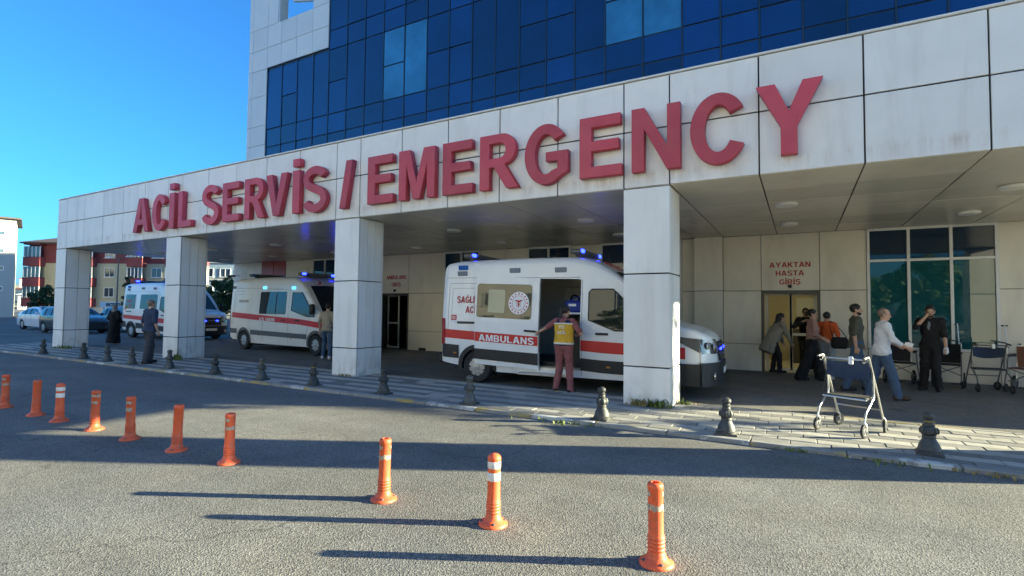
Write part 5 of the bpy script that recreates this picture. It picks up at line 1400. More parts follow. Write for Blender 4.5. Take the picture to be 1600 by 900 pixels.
def person(label, loc, rz, height=1.75, lean=0, twist=0, hip=(0, 0, 0), feet=((-.10, 0, 0, 0), (.10, 0, 0, 0)), wr=(None, None), pole=(None, None), head=(0, 0), female=False,
           top=None, sleeve=1.0, hem=.0, bottom=None, loose=.0, wide=0.0, shoes=None, hair='short', hairm=HAIRD, beard=False, faces=True, skirt=None, scarf=None, coat=None, curl=(.6, .6), res=.0095, fat=1.0, toplow=None):
    t = thing('person', label, 'person', loc, rz)
    S = height / 1.75
    hc = v3(0, 0, .93) + np.array(hip)
    T = rotz(twist) @ rotx(-R(lean))
    def U(x, y, z): return hc + T @ (v3(x, y, z) - v3(0, 0, .93))
    sw = .172 if female else .188
    sh_ = [U(-sw, 0, 1.425), U(sw, 0, 1.425)]
    torso = lambda o, f=fat: [ell(U(0, 0, .96), v3((.155 if not female else .168) * f + o, .108 * f + o, .115 + o), .05, T), ell(U(0, .004, 1.10), v3((.138 if not female else .128) * f + o, .098 * f + o, .15 + o), .06, T), ell(U(0, .006, 1.28), v3((.165 if not female else .148) + o, .112 * f + o, .165 + o), .06, T),
        cap(U(-sw + .03, 0, 1.415), U(sw - .03, 0, 1.415), .062 + o, .062 + o, .05), cap(U(0, -.01, 1.42), U(0, -.004, 1.50), .07 + o * .5, .052 + o * .3, .05)] + ([ell(U(s_ * .065, .085, 1.26), v3(.062 + o, .052 + o, .06 + o), .05, T) for s_ in (-1, 1)] if female else [])
    hips = [hc + rotz(twist * .4) @ v3(s_ * .09, 0, -.01) for s_ in (-1, 1)]
    ank, kn = [], []
    for i in (0, 1):
        fx_, fy_, fz_, yaw = feet[i]; a = v3(fx_, fy_, .088 + fz_); k_, a = ik(hips[i], a, .43, .42, v3(math.sin(-R(yaw)) * 1.0, 1, 0)); kn.append(k_); ank.append(a)
    toe = []
    for i in (0, 1):
        d = rotz(-R(feet[i][3])) @ v3(0, 1, 0); lift = -.10 if feet[i][2] > .03 else 0
        toe.append((ank[i] + d * .155 + v3(0, 0, -.052 + lift), ank[i] - d * .045 + v3(0, 0, -.048 - lift * .1)))
    elb, wri = [], []
    for i, s_ in ((0, -1), (1, 1)):
        tgt = U(*(v3(s_ * (sw + .06), .05, .90))) if wr[i] is None else np.array(wr[i], float)
        pl_ = v3(s_ * .35, -1, -.1) if pole[i] is None else np.array(pole[i], float)
        e, w_ = ik(sh_[i], tgt, .285, .258, pl_); elb.append(e); wri.append(w_)
    hT = T @ rotx(R(lean) * .75) if lean else T
    hT = rotz(R(head[0])) @ hT @ rotx(R(head[1]))
    nk = U(0, .0, 1.49)
    def Hd(x, y, z): return nk + hT @ v3(x, y, z)
    # ---- body
    b = torso(0.0)
    b += [cap(U(0, -.008, 1.44), Hd(0, .005, .05), .054, .052, .03), ell(Hd(0, .000, .165), v3(.074, .094, .092), .03, hT), ell(Hd(0, .035, .105), v3(.058, .062, .082), .03, hT), ell(Hd(0, .075, .055), v3(.026, .02, .02), .02, hT),
          cap(Hd(0, .094, .140), Hd(0, .116, .104), .009, .014, .012), ell(Hd(0, .095, .073), v3(.024, .010, .010), .010, hT), cap(Hd(-.045, .080, .158), Hd(.045, .080, .158), .012, .012, .02)]
    for s_ in (-1, 1):
        b += [ell(Hd(s_ * .076, .0, .128), v3(.011, .020, .032), .010, hT)]
        b.append(('e', Hd(s_ * .032, .104, .137), Hd(s_ * .032, .104, .137), 0, 0, .02, -.012, (hT, v3(.016, .012, .010))))
    for i, s_ in ((0, -1), (1, 1)):
        b += [cap(sh_[i], elb[i], .052 * (0.88 if female else 1), .041, .04), cap(elb[i], wri[i], .042 * (.92 if female else 1), .027, .02), cap(hips[i], kn[i], .088, .060, .05), cap(kn[i], kn[i] * .62 + ank[i] * .38 + v3(0, -.008, 0), .054, .053, .03), cap(kn[i] * .62 + ank[i] * .38, ank[i], .051, .036, .02), cap(toe[i][1], toe[i][0], .036, .03, .03)]
        d = wri[i] - elb[i]; d /= np.linalg.norm(d); inn = v3(-s_, .25, 0); inn -= d * (inn @ d); inn /= np.linalg.norm(inn); l = np.cross(d, inn); 
        if l @ v3(0, 1, 0.3) < 0: l = -l
        for q in (-1, 0, 1): b.append(cap(wri[i], wri[i] + d * .085 + l * q * .024, .021, .015, .012))
        cu = curl[i]
        for q in range(4):
            base = wri[i] + d * .083 + l * (q - 1.5) * .021; ln = (.062, .076, .080, .070)[q]
            d1 = d * math.cos(cu * .5) + inn * math.sin(cu * .5); d2 = d * math.cos(cu * 1.5) + inn * math.sin(cu * 1.5)
            m_ = base + d1 * ln * .55; b += [cap(base, m_, .0098, .0092, .004), cap(m_, m_ + d2 * ln * .5, .0092, .008, .004)]
        tb = wri[i] + d * .03 + l * .024; tm_ = tb + d * .03 + l * .024 + inn * .012; b += [cap(tb, tm_, .014, .011, .010), cap(tm_, tm_ + d * .032 + inn * .012, .011, .009, .006)]
    put('body', sdf_mesh('body', b, SK, res, scale=S), t)
    # ---- clothes
    if top:
        tp = torso(.014)
        for i in (0, 1):
            f = sleeve
            if f <= .55: e = sh_[i] + (elb[i] - sh_[i]) * (f / .5); tp += [cap(sh_[i], e, .064, .060, .04)]
            else:
                f2 = min(1, (f - .5) / .5 * 1.0); tp += [cap(sh_[i], elb[i], .063, .053, .04), cap(elb[i], elb[i] + (wri[i] - elb[i]) * f2 * .97, .054, .040, .03)]
        cz = .86 if hem == 0 else hem
        if cz < .9: tp += [ell(U(0, 0, .90), v3(.172 * fat + .02, .132 * fat, .12), .06, T)]
        put('top', sdf_mesh('top', tp, top, .0105, cuts=[(U(0, 0, cz), T @ v3(0, 0, -1)), (U(0, .05, 1.505), T @ v3(0, .55, 1))], wrinkle=.0055, scale=S, seed=loc[0]), t)
    if bottom:
        bt = [ell(U(0, 0, .955), v3(.160 + .012 + (.012 if female else 0), .112 * fat + .014, .13), .05, T)]
        for i in (0, 1):
            bt += [cap(hips[i], kn[i], .096 + loose, .070 + loose + wide * .4, .05), cap(kn[i], ank[i] + v3(0, -.006, -.03), .074 + loose + wide * .4, .062 + loose + wide, .03)]
        put('trousers', sdf_mesh('trousers', bt, bottom, .0105, cuts=[(U(0, 0, 1.03), T @ v3(0, 0, 1)), (v3(0, 0, .035), v3(0, 0, -1))], wrinkle=.006, scale=S, seed=loc[1]), t)
    if skirt:
        sk = torso(.02) + [cap(U(0, 0, 1.3), v3(hc[0], hc[1], .75), .15, .19, .08), cap(v3(hc[0], hc[1], .75), v3(hc[0], hc[1] - .02, .08), .20, .265, .08)]
        for i in (0, 1): sk += [cap(sh_[i], elb[i], .075, .075, .05), cap(elb[i], wri[i], .075, .062, .05)]
        put('dress', sdf_mesh('dress', sk, skirt, .013, cuts=[(v3(0, 0, .06), v3(0, 0, -1)), (U(0, .02, 1.49), T @ v3(0, .3, 1))], wrinkle=.006, scale=S), t)
    if coat:
        ct = torso(.03) + [cap(U(0, 0, 1.2), U(0, -.02, .62), .17, .20, .08)]
        for i in (0, 1): ct += [cap(sh_[i], elb[i], .072, .064, .05), cap(elb[i], wri[i], .062, .05, .04)]
        put('coat', sdf_mesh('coat', ct, coat, .013, cuts=[(U(0, 0, .55), T @ v3(0, 0, -1)), (U(0, .02, 1.50), T @ v3(0, .3, 1))], wrinkle=.005, scale=S), t)
    if shoes:
        for i in (0, 1):
            sp = [cap(toe[i][1] + v3(0, 0, .004), toe[i][0] + v3(0, 0, .002), .044, .040, .03), cap(ank[i] + v3(0, 0, .0), toe[i][1], .046, .042, .03)]
            lowz = min(toe[i][0][2], toe[i][1][2]) - .038
            put('shoe', sdf_mesh('shoe', sp, shoes, .010, cuts=[(v3(0, 0, max(0.001, lowz)), v3(0, 0, -1))], scale=S), t)
    # ---- hair
    if hair != 'none' and not scarf:
        hp = [ell(Hd(0, -.008, .172), v3(.083, .103, .098), .02, hT)]
        fc = [(Hd(0, .062, .165), hT @ v3(0, 1, -.55)), (Hd(0, 0, .085 if hair == 'short' else .04), hT @ v3(0, .5, -1))]
        if hair == 'bald': fc = [(Hd(0, .03, .165), hT @ v3(0, 1, .55)), (Hd(0, 0, .09), hT @ v3(0, .5, -1))]
        if hair == 'tied': hp += [ell(Hd(0, -.115, .15), v3(.042, .045, .05), .02, hT)]; fc[1] = (Hd(0, 0, .07), hT @ v3(0, .6, -1))
        if hair == 'pony': hp += [cap(Hd(0, -.09, .20), Hd(0, -.135, .14), .035, .04, .02), cap(Hd(0, -.135, .14), Hd(0, -.12, -.02), .042, .022, .02)]; fc = fc[:1]
        if hair == 'long': hp += [cap(Hd(0, -.06, .15), Hd(0, -.07, -.03), .085, .075, .03)]; fc = fc[:1]
        put('hair', sdf_mesh('hair', hp, hairm, .010, cuts=fc, wrinkle=.003, scale=S), t)
    if beard:
        bp_ = [ell(Hd(0, .038, .085), v3(.064, .069, .070), .02, hT)]
        put('beard', sdf_mesh('beard', bp_, hairm, .008, cuts=[(Hd(0, .05, .095), hT @ v3(0, .55, 1)), (Hd(0, .005, .09), hT @ v3(0, -1, .25))], scale=S), t)
    if scarf:
        sp = [ell(Hd(0, -.005, .155), v3(.093, .112, .118), .03, hT), cap(Hd(0, .0, .06), U(0, 0, 1.42), .085, .12, .05), cap(U(-.10, .0, 1.42), U(.10, .0, 1.42), .075, .075, .05), ('e', Hd(0, .14, .12), Hd(0, .14, .12), 0, 0, .12, -.02, (hT, v3(.062, .075, .085)))]
        put('headscarf', sdf_mesh('headscarf', sp, scarf, .011, cuts=[(U(0, 0, 1.33), T @ v3(0, 0, -1))], wrinkle=.005, scale=S), t)
    if faces:
        em = MB().lathe([(.002, -.010), (.008, -.006), (.0105, 0), (.008, .006), (.002, .010)], 10).mesh('eye', EYE)
        for s_ in (-1, 1):
            p = Hd(s_ * .032, .087, .137) * S; put('eye', em, t, tuple(p))
    return t, dict(U=U, Hd=Hd, wr=wri, elb=elb, sh=sh_, hc=hc, S=S, T=T, hT=hT)

C = dict(vest=cloth('yellow_vest', (0.62, 0.36, 0.035)), navy=cloth('navy_cloth', (0.012, 0.015, 0.05)), maroon=cloth('dusty_maroon_cloth', (0.24, 0.085, 0.085)), polo=cloth('dark_blue_cloth', (0.028, 0.045, 0.085)), darktr=cloth('dark_grey_cloth', (0.045, 0.045, 0.05)),
         black=cloth('black_cloth', (0.010, 0.010, 0.012)), pink=cloth('dusty_pink_cloth', (0.38, 0.215, 0.175)), orange=cloth('orange_cloth', (0.55, 0.10, 0.025)), jeans=cloth('blue_denim', (0.055, 0.095, 0.165)), ljeans=cloth('pale_denim', (0.28, 0.33, 0.38)), olive=cloth('olive_cloth', (0.085, 0.082, 0.062)),
         white=cloth('white_cloth', (0.66, 0.67, 0.70), .04), khaki=cloth('khaki_cloth', (0.26, 0.235, 0.19)), beige=cloth('beige_cloth', (0.34, 0.29, 0.22)), scarf=cloth('patterned_scarf', (0.33, 0.29, 0.26), .3), brownshoe=cloth('brown_leather', (0.07, 0.045, 0.03)), blackshoe=cloth('black_leather', (0.015, 0.015, 0.016)), whiteshoe=cloth('white_shoe', (0.6, 0.6, 0.6)), tee=cloth('grey_blue_tee', (0.16, 0.20, 0.24)))

# paramedic at the open door, back to the camera, one hand on the sliding door
pm, J = person('paramedic in yellow vest and maroon trousers reaching to the open ambulance door', (-3.97, 9.20, 0), R(4), 1.68, lean=3, feet=((-.16, -.02, 0, -12), (.17, -.06, 0, 18)), wr=((-.63, .22, 1.19), (.22, .26, 1.16)), pole=((-.3, -.6, -1), (.8, -.7, -.4)), head=(-18, -14), female=True, top=C['maroon'], sleeve=.42, bottom=C['maroon'], shoes=C['blackshoe'], hair='pony', faces=False, hem=.95)
U, S, T = J['U'], J['S'], J['T']
vp = [ell(U(0, 0, 1.0), v3(.20, .145, .13), .05, T), ell(U(0, .004, 1.12), v3(.182, .138, .16), .06, T), ell(U(0, .006, 1.27), v3(.192, .146, .175), .06, T), cap(U(-.13, 0, 1.405), U(.13, 0, 1.405), .082, .082, .05)]
vc = [(U(0, 0, .90), T @ v3(0, 0, -1)), (U(0, .02, 1.49), T @ v3(0, .42, 1))]
put('vest_base', sdf_mesh('vest_base', vp, C['navy'], .0105, cuts=vc, wrinkle=.003, scale=S), pm)
vp2 = [(p[0], p[1], p[2], p[3] + .006, p[4] + .006, p[5] + .006, p[6], (p[7][0], p[7][1] + .006) if p[7] else None) for p in vp]
put('vest_panel', sdf_mesh('vest_panel', vp2, C['vest'], .0105, cuts=[(U(0, 0, .985), T @ v3(0, 0, -1)), (U(0, 0, 1.375), T @ v3(0, 0, 1))], wrinkle=.003, scale=S), pm)
vp3 = [(p[0], p[1], p[2], p[3] + .010, p[4] + .010, p[5] + .010, p[6], (p[7][0], p[7][1] + .010) if p[7] else None) for p in vp]
refl = mat('reflective_tape', (.68, .68, .62), .4)
for z0, z1 in ((.965, 1.005), (1.365, 1.395)): put('reflective_tape', sdf_mesh('reflective_tape', vp3, refl, .0105, cuts=[(U(0, 0, z0), T @ v3(0, 0, -1)), (U(0, 0, z1), T @ v3(0, 0, 1))], scale=S), pm)
for s_, z in (('112', 1.28), ('ACİL', 1.17)):
    tm, w_ = flat_text(s_, .062, refl, .002)
    b_ = MB()
    for a, bb, c in tm.v: pass
    b_.add([tuple(U((a - w_ / 2), -.150 - .014 + bb + 1.6 * (a - w_ / 2) ** 2, z + c) * S) for a, bb, c in tm.v], tm.f); b_.build('vest_lettering', refl, pm, smooth=0)

person('man in dark blue polo shirt walking away near the second column', (-15.25, 7.45, PZ), R(8), 1.70, lean=2, feet=((-.12, .12, 0, 0), (.13, -.18, .0, 8)), top=C['polo'], sleeve=.5, bottom=C['darktr'], loose=.012, shoes=C['blackshoe'], hair='short', hairm=HAIRG, faces=False, fat=1.12)
person('woman in long black dress and patterned headscarf walking behind the columns', (-24.4, 10.6, 0), R(25), 1.60, feet=((-.08, .05, 0, 0), (.09, -.06, 0, 0)), female=True, skirt=C['black'], scarf=C['scarf'], shoes=C['whiteshoe'], faces=False, wr=((-.20, .16, 1.0), (.20, .16, 1.0)))
person('man in beige top and jeans standing half hidden behind the third column', (-12.78, 11.25, 0), R(30), 1.72, top=C['beige'], sleeve=.5, bottom=C['jeans'], shoes=C['whiteshoe'], faces=False, lean=6, feet=((-.14, .08, 0, 0), (.12, -.06, 0, 0)), res=.011)
wp, J = person('woman in dusty pink top and wide black trousers walking past the entrance door', (.22, 13.9, 0), R(-78), 1.66, lean=3, feet=((-.10, .24, 0, 0), (.10, -.27, .0, 0)), female=True, top=C['pink'], sleeve=.78, hem=.97, bottom=C['black'], wide=.05, loose=.02, shoes=C['blackshoe'], hair='tied', wr=((-.22, .26, 1.05), (.20, .24, 1.02)), head=(-12, 0), pole=((-.5, -1, -.3), (.5, -1, -.3)))
op, J6 = person('woman in orange top carrying a black shoulder bag beside the entrance door', (.56, 14.5, 0), R(-20), 1.60, female=True, top=C['orange'], sleeve=.5, hem=.98, bottom=C['ljeans'], shoes=C['whiteshoe'], hair='tied', faces=False, wr=((-.24, .12, .95), (.26, .14, 1.0)), feet=((-.1, .08, 0, 0), (.1, -.05, 0, 0)))
bagm = cloth('black_bag_leather', (.012, .012, .013))
bg = thing('shoulder_bag', 'black shoulder bag hanging at the hip of the woman in orange', 'bag', (.80, 14.30, 0))
sb = MB().box((0, 0, .88), (.34, .15, .27), ch=.05); sb.build('bag_body', bagm, bg, smooth=0)
MB().tube(fillet([(-.14, .0, 1.0), (-.20, .12, 1.33), (-.17, .18, 1.40), (.02, .12, 1.2), (.14, .0, 1.0)], .06), .010, 6).build('strap', bagm, bg)
person('dark clothed person in the doorway raising both hands', (.13, 15.85, 0), R(190), 1.70, top=C['black'], sleeve=1.0, bottom=C['darktr'], shoes=C['blackshoe'], hair='short', wr=((-.14, .28, 1.36), (.12, .28, 1.38)), res=.011, pole=((-1, -.3, -.8), (1, -.3, -.8)))
person('person in long khaki coat bending forward at the left door jamb', (-.60, 15.20, 0), R(-60), 1.62, lean=26, hip=(0, -.06, -.01), feet=((-.1, .0, 0, 0), (.1, .10, 0, 0)), coat=C['khaki'], bottom=C['black'], shoes=C['blackshoe'], hair='long', faces=False, wr=((-.2, .35, .85), (.2, .38, .85)), res=.011)
person('bearded man in olive t-shirt walking behind the man in white', (1.0, 12.75, 0), R(-82), 1.77, feet=((-.1, .20, 0, 0), (.1, -.22, .0, 0)), top=C['olive'], sleeve=.5, bottom=C['jeans'], loose=.006, shoes=C['blackshoe'], hair='short', beard=True, wr=((-.25, .12, .93), (.25, -.06, .90)), head=(-8, 0))
wm, J10 = person('man in white long sleeved shirt and jeans striding to the right', (1.31, 11.76, 0), R(-80), 1.68, lean=4, feet=((-.1, -.20, .0, 0), (.1, .24, .0, 0)), top=C['white'], sleeve=.82, hem=.84, bottom=C['jeans'], loose=.01, shoes=C['brownshoe'], hair='bald', hairm=HAIRG, wr=((-.19, .30, 1.04), (.20, .34, 1.02)), head=(-10, -4), fat=1.12)
pp = thing('paper_slip', 'small white paper held by the man in the white shirt', 'paper', (1.70, 11.62, 1.02), R(20))
MB().box((0, 0, 0), (.14, .004, .09), ch=0).build('sheet', M['white_print'], pp, rot=(.4, .2, 0), smooth=0)
dm, J11 = person('man in black jacket holding a hand to his mouth beside the wheelchairs', (2.36, 13.62, 0), R(158), 1.76, feet=((-.12, .02, 0, -10), (.13, .0, 0, 14)), top=C['black'], sleeve=.62, hem=.86, bottom=C['black'], loose=.008, shoes=C['blackshoe'], hair='short', beard=True, wr=((-.26, .08, .88), (.045, .17, 1.50)), pole=((-.4, -1, -.2), (.8, .2, -1)), head=(14, -12), curl=(.8, 1.2))
U, S = J11['U'], J11['S']
sp_ = [cap(J11['wr'][0] - v3(0, 0, .02), J11['wr'][0] + v3(0, .01, -.085), .040, .048, .02)]
put('bandage', sdf_mesh('bandage', sp_, C['white'], .009, scale=S), dm)
tp_ = [ell(U(0, .052, 1.28), v3(.055, .086, .17), .03, J11['T'])]
put('shirt_front', sdf_mesh('shirt_front', tp_, C['tee'], .010, scale=S, cuts=[(U(0, .02, 1.45), v3(0, .3, 1))]), dm)
# ------------------------------------------------------------------ orange road posts
M['post_orange'] = mat('orange_plastic', (0.66, 0.105, 0.038), .5, var=.12, scale=9, rnd=.16, dirt=((.27, .12, .08), (14, 14, 5), .75), bump=.1, bscale=30)
M['post_worn'] = mat('worn_band', (0.36, 0.29, 0.22), .7, var=.6, scale=60)
M['post_white'] = mat('white_band', (0.72, 0.70, 0.66), .45, var=.08, scale=20, dirt=((.35, .30, .25), (20, 20, 9), .4))
prof = [(.108, 0), (.108, .012), (.098, .022), (.07, .038), (.056, .062)]
for k in range(4):
    z = .072 + k * .024; prof += [(.056, z), (.050, z + .008), (.050, z + .013), (.055, z + .021)]
prof += [(.050, .18), (.0475, .20), (.0475, .465), (.050, .468), (.050, .492), (.043, .503), (.026, .506), (.026, .48), (.004, .478)]
post_me = MB().lathe(prof, 26).mesh('post_body', M['post_orange'], 50)
prof_b = [p for p in prof[:-4]] + [(.048, .497), (.036, .512), (.018, .520), (.003, .522)]
post_me_b = MB().lathe(prof_b, 26).mesh('post_body', M['post_orange'], 50)
bolt_me = MB().lathe([(.012, 0), (.012, .008), (.005, .011)], 8).mesh('bolt', M['trim_grey'])
def band_me(z0, z1, m_): return MB().lathe([(.0478, z0), (.0492, z0 + .002), (.0492, z1 - .002), (.0478, z1)], 26, cap=False).mesh('band', m_)
bandw = [band_me(.325, .385, M['post_white']), band_me(.415, .47, M['post_white'])]
# worn bands: torn strips round part of the post
def torn(seed):
    rd = random.Random(seed); mb = MB()
    for z0, z1 in ((.33, .385), (.415, .462)):
        a = rd.uniform(0, 6); 
        n = 22; rows_ = [[], []]
        for i in range(n + 1):
            an = a + i / n * rd.uniform(4.6, 4.8)
            for q, z in ((0, z0 + rd.uniform(0, .018)), (1, z1 - rd.uniform(0, .018))): rows_[q].append((.0489 * math.cos(an), .0489 * math.sin(an), z))
        mb.grid(rows_, flip=False)
    return mb
posts = [(-10.75, 3.25, 0, 'worn'), (-9.63, 3.25, 1.5, 'none'), (-8.88, 3.25, .5, 'white'), (-7.91, 3.26, 2.5, 'worn'), (-7.0, 3.25, -.8, 'worn'), (-6.03, 3.26, 3.2, 'none'), (-5.11, 3.28, .6, 'worn'), (-3.05, 3.32, .8, 'worn'), (-2.01, 3.36, .6, 'white'), (-.81, 3.37, -.8, 'worn')]
plab = ['orange road post cut by the left picture edge', 'plain orange road post without bands, second from the left', 'orange road post with white bands in the shade on the left', 'orange road post with its foot at the tip of the sunlit patch', 'orange road post half lit at the left end of the sunlit patch', 'leaning plain orange road post beside the sunlit patch', 'orange road post standing in the shadow band, left of the gap in the row', 'orange road post right of the gap in the row, third from the camera', 'orange road post with two clean white bands near the camera', 'orange road post with open worn top, nearest to the camera']
for k, (x, y, tl, bd) in enumerate(posts):
    t = thing('road_post', plab[k], 'road post', (x, y, .001), rp.uniform(0, 6), 'orange road posts in a row')
    rt = (R(tl * .3), R(tl), 0)
    t.rotation_euler = (0, 0, 0)
    put('post_body', post_me if bd != 'white' else post_me_b, t, (0, 0, 0), (0, R(tl) , 0))
    if bd == 'white':
        for b_ in bandw: put('band', b_, t, (0, 0, 0), (0, R(tl), 0))
    elif bd == 'worn':
        o = put('worn_band', torn(k).mesh('worn_band', M['post_worn']), t, (0, 0, 0), (0, R(tl), 0)); o['kind'] = 'stuff'
    for a in (.6, 2.2, 3.8, 5.3): put('bolt', bolt_me, t, (.085 * math.cos(a), .085 * math.sin(a), .026))

# ------------------------------------------------------------------ cast iron bollards along the kerb
M['iron'] = mat('cast_iron', (0.075, 0.077, 0.073), .55, metal=.3, var=.25, scale=25, bump=.35, bscale=60, rnd=.3, dirt=((.17, .15, .12), (9, 9, 9), .45))
M['brass'] = mat('old_gold_paint', (0.34, 0.24, 0.06), .5, var=.2, scale=20)
bp = [(.150, 0), (.150, .03), (.135, .04), (.128, .07), (.118, .10), (.100, .135), (.082, .165), (.074, .18), (.080, .188), (.080, .198), (.070, .205), (.066, .215), (.082, .235), (.090, .262), (.086, .292), (.068, .318), (.058, .328), (.064, .336), (.064, .346), (.054, .352), (.050, .375), (.060, .385), (.060, .397), (.046, .404), (.044, .412), (.060, .428), (.066, .452), (.060, .478), (.040, .496), (.012, .505)]
bp = [(r_ * (.80 if z < .2 else .9), z * .88) for r_, z in bp]
bol = MB().lathe(bp, 24).mesh('bollard_shaft', M['iron'], 35)
foot = MB().box((0, 0, .012), (.25, .25, .024), ch=.006).mesh('foot_plate', M['iron'], 0)
ringm = MB().lathe([(.0545, .338), (.0565, .340), (.0565, .348), (.0545, .350)], 24, cap=False).mesh('gold_ring', M['brass'])
ribm = MB()
for k in range(8):
    a = 2 * math.pi * k / 8; ribm.tube([((r_ + .003) * math.cos(a), (r_ + .003) * math.sin(a), z) for r_, z in ((.075, .207), (.081, .230), (.078, .257), (.063, .278))], .008, 5)
ribm = ribm.mesh('rib', M['iron'])
bolx = [-20.72, -18.04, -16.65, -15.35, -13.57, -11.69, -10.02, -8.42, -6.58, -4.72, -2.47, -.83, 1.23]
blab = ['small dark iron bollard left of the end column, farthest along the kerb', 'iron bollard just right of the left end column', 'iron bollard third from the far end of the kerb', 'iron bollard fourth from the far end, left of the man in the blue polo', 'iron bollard in front of the second column and the man in the blue polo', 'iron bollard right of the second column', 'iron bollard with gold ring in front of the cream ambulance', 'iron bollard with gold ring left of the third column', 'iron bollard just right of the third column', 'iron bollard in front of the rear wheel of the open ambulance', 'iron bollard left of the nearest column', 'iron bollard between the nearest column and the walking frame', 'iron bollard right of the walking frame, nearest to the camera']
for k, x in enumerate(bolx):
    t = thing('bollard', blab[k], 'bollard', (x, 7.10 + (.18 if k == 12 else 0), PZ), rp.uniform(-.15, .15), 'iron bollards along the kerb')
    put('bollard_shaft', bol, t, (0, 0, .02), (rp.uniform(-.02, .02), rp.uniform(-.02, .02), rp.uniform(0, 1))); put('foot_plate', foot, t)
    o = put('rib', ribm, t, (0, 0, .02)); o['kind'] = 'stuff'
    if k in (6, 7, 12): put('gold_ring', ringm, t, (0, 0, .02))

# ------------------------------------------------------------------ walking frames and wheelchairs
M['seat_black'] = cloth('black_seat_fabric', (.015, .015, .017))
M['seat_blue'] = cloth('blue_seat_fabric', (.020, .035, .075))
def caster(parent, x, y, r, name='wheel', yaw=0.0):
    w_ = MB().lathe([(r * .55, -.014), (r * .9, -.016), (r, -.010), (r, .010), (r * .9, .016), (r * .55, .014)], 20, axis='x', cap=False)
    o = w_.build(name, M['rubber'], parent, (x, y, r), (0, 0, yaw))
    h = MB().lathe([(.012, -.02), (r * .5, -.008), (r * .58, -.012), (r * .58, .012), (r * .5, .008), (.012, .02)], 14, axis='x'); h.build('hub', M['trim_grey'], o)
    return o
def rollator(label, loc, rz, dark=False, group=None):
    t = thing('walking_frame', label, 'walking frame', loc, rz, group); fm = M['alu'] if not dark else M['trim_grey']
    for s_ in (-1, 1):
        x = s_ * .27
        MB().tube(fillet([(x, -.30, .97), (x, -.16, .99), (x * 1.0, -.12, .92), (x, .10, .46), (x, .24, .16)], .06), .0135, 8).build('front_leg', fm, t)
        MB().tube(fillet([(x, -.05, .76), (x, -.02, .48), (x * 1.02, -.28, .30), (x * 1.02, -.32, .17)], .05), .012, 8).build('rear_leg', fm, t)
        MB().tube([(x, -.30, .97), (x, -.19, .985)], .019, 8).build('hand_grip', M['black'], t)
        MB().tube(fillet([(x, -.17, .97), (x * .93, -.24, .91), (x * .93, -.30, .93)], .03), .006, 6).build('brake_lever', M['black'], t)
        MB().tube(fillet([(x, -.12, .93), (x * 1.06, -.06, .7), (x * 1.04, -.2, .42), (x * 1.02, -.32, .24)], .1), .004, 5).build('brake_cable', M['black'], t)
        for y, yaw in ((.26, .3 * s_), (-.33, 0.0)):
            w_ = caster(t, x * 1.02, y, .085, yaw=yaw)
            fk = MB()
            for q in (-.024, .024): fk.tube(fillet([(x * 1.02 + q, y, .085), (x * 1.02 + q, y + (-.02 if y > 0 else .02), .16), (x * 1.02, y + (-.02 if y > 0 else .01), .20)], .03), .006, 5)
            fo_ = fk.build('wheel_fork', fm, t); fo_['kind'] = 'stuff'
    MB().box((0, -.05, .455), (.50, .30, .035), ch=.012).build('seat', M['seat_black'], t, smooth=0)
    MB().tube([(-.26, -.21, .45), (.26, -.21, .45)], .012, 8).build('seat_bar', fm, t)
    MB().tube([(-.27, -.13, .945), (.27, -.13, .945)], .012, 8).build('top_bar', fm, t)
    bk = [[(lerp(-.26, .26, i / 12), -.10 + .10 * (1 - (2 * i / 12 - 1) ** 2) + k * .0, lerp(.72 - .05 * (1 - (2 * i / 12 - 1) ** 2), .90, k / 4)) for i in range(13)] for k in range(5)]
    mb = MB().grid(bk); mb.grid([[(p[0], p[1] + .012, p[2]) for p in r_] for r_ in bk], flip=True); mb.build('backrest', M['seat_blue'], t)
    MB().tube([(-.27, .17, .30), (.27, .17, .30)], .010, 8).build('cross_bar', fm, t)
    piece('clip', (.05, .03, .10), M['white_print'], t, (.06, -.145, .93), ch=.008)
    return t
rollator('silver walking frame with blue back standing on the paving by the kerb', (.58, 8.17, PZ), R(-27) )
rollator('dark walking frame with blue back parked by the wall right of the man in black', (3.38, 14.25, 0), R(8), dark=True)
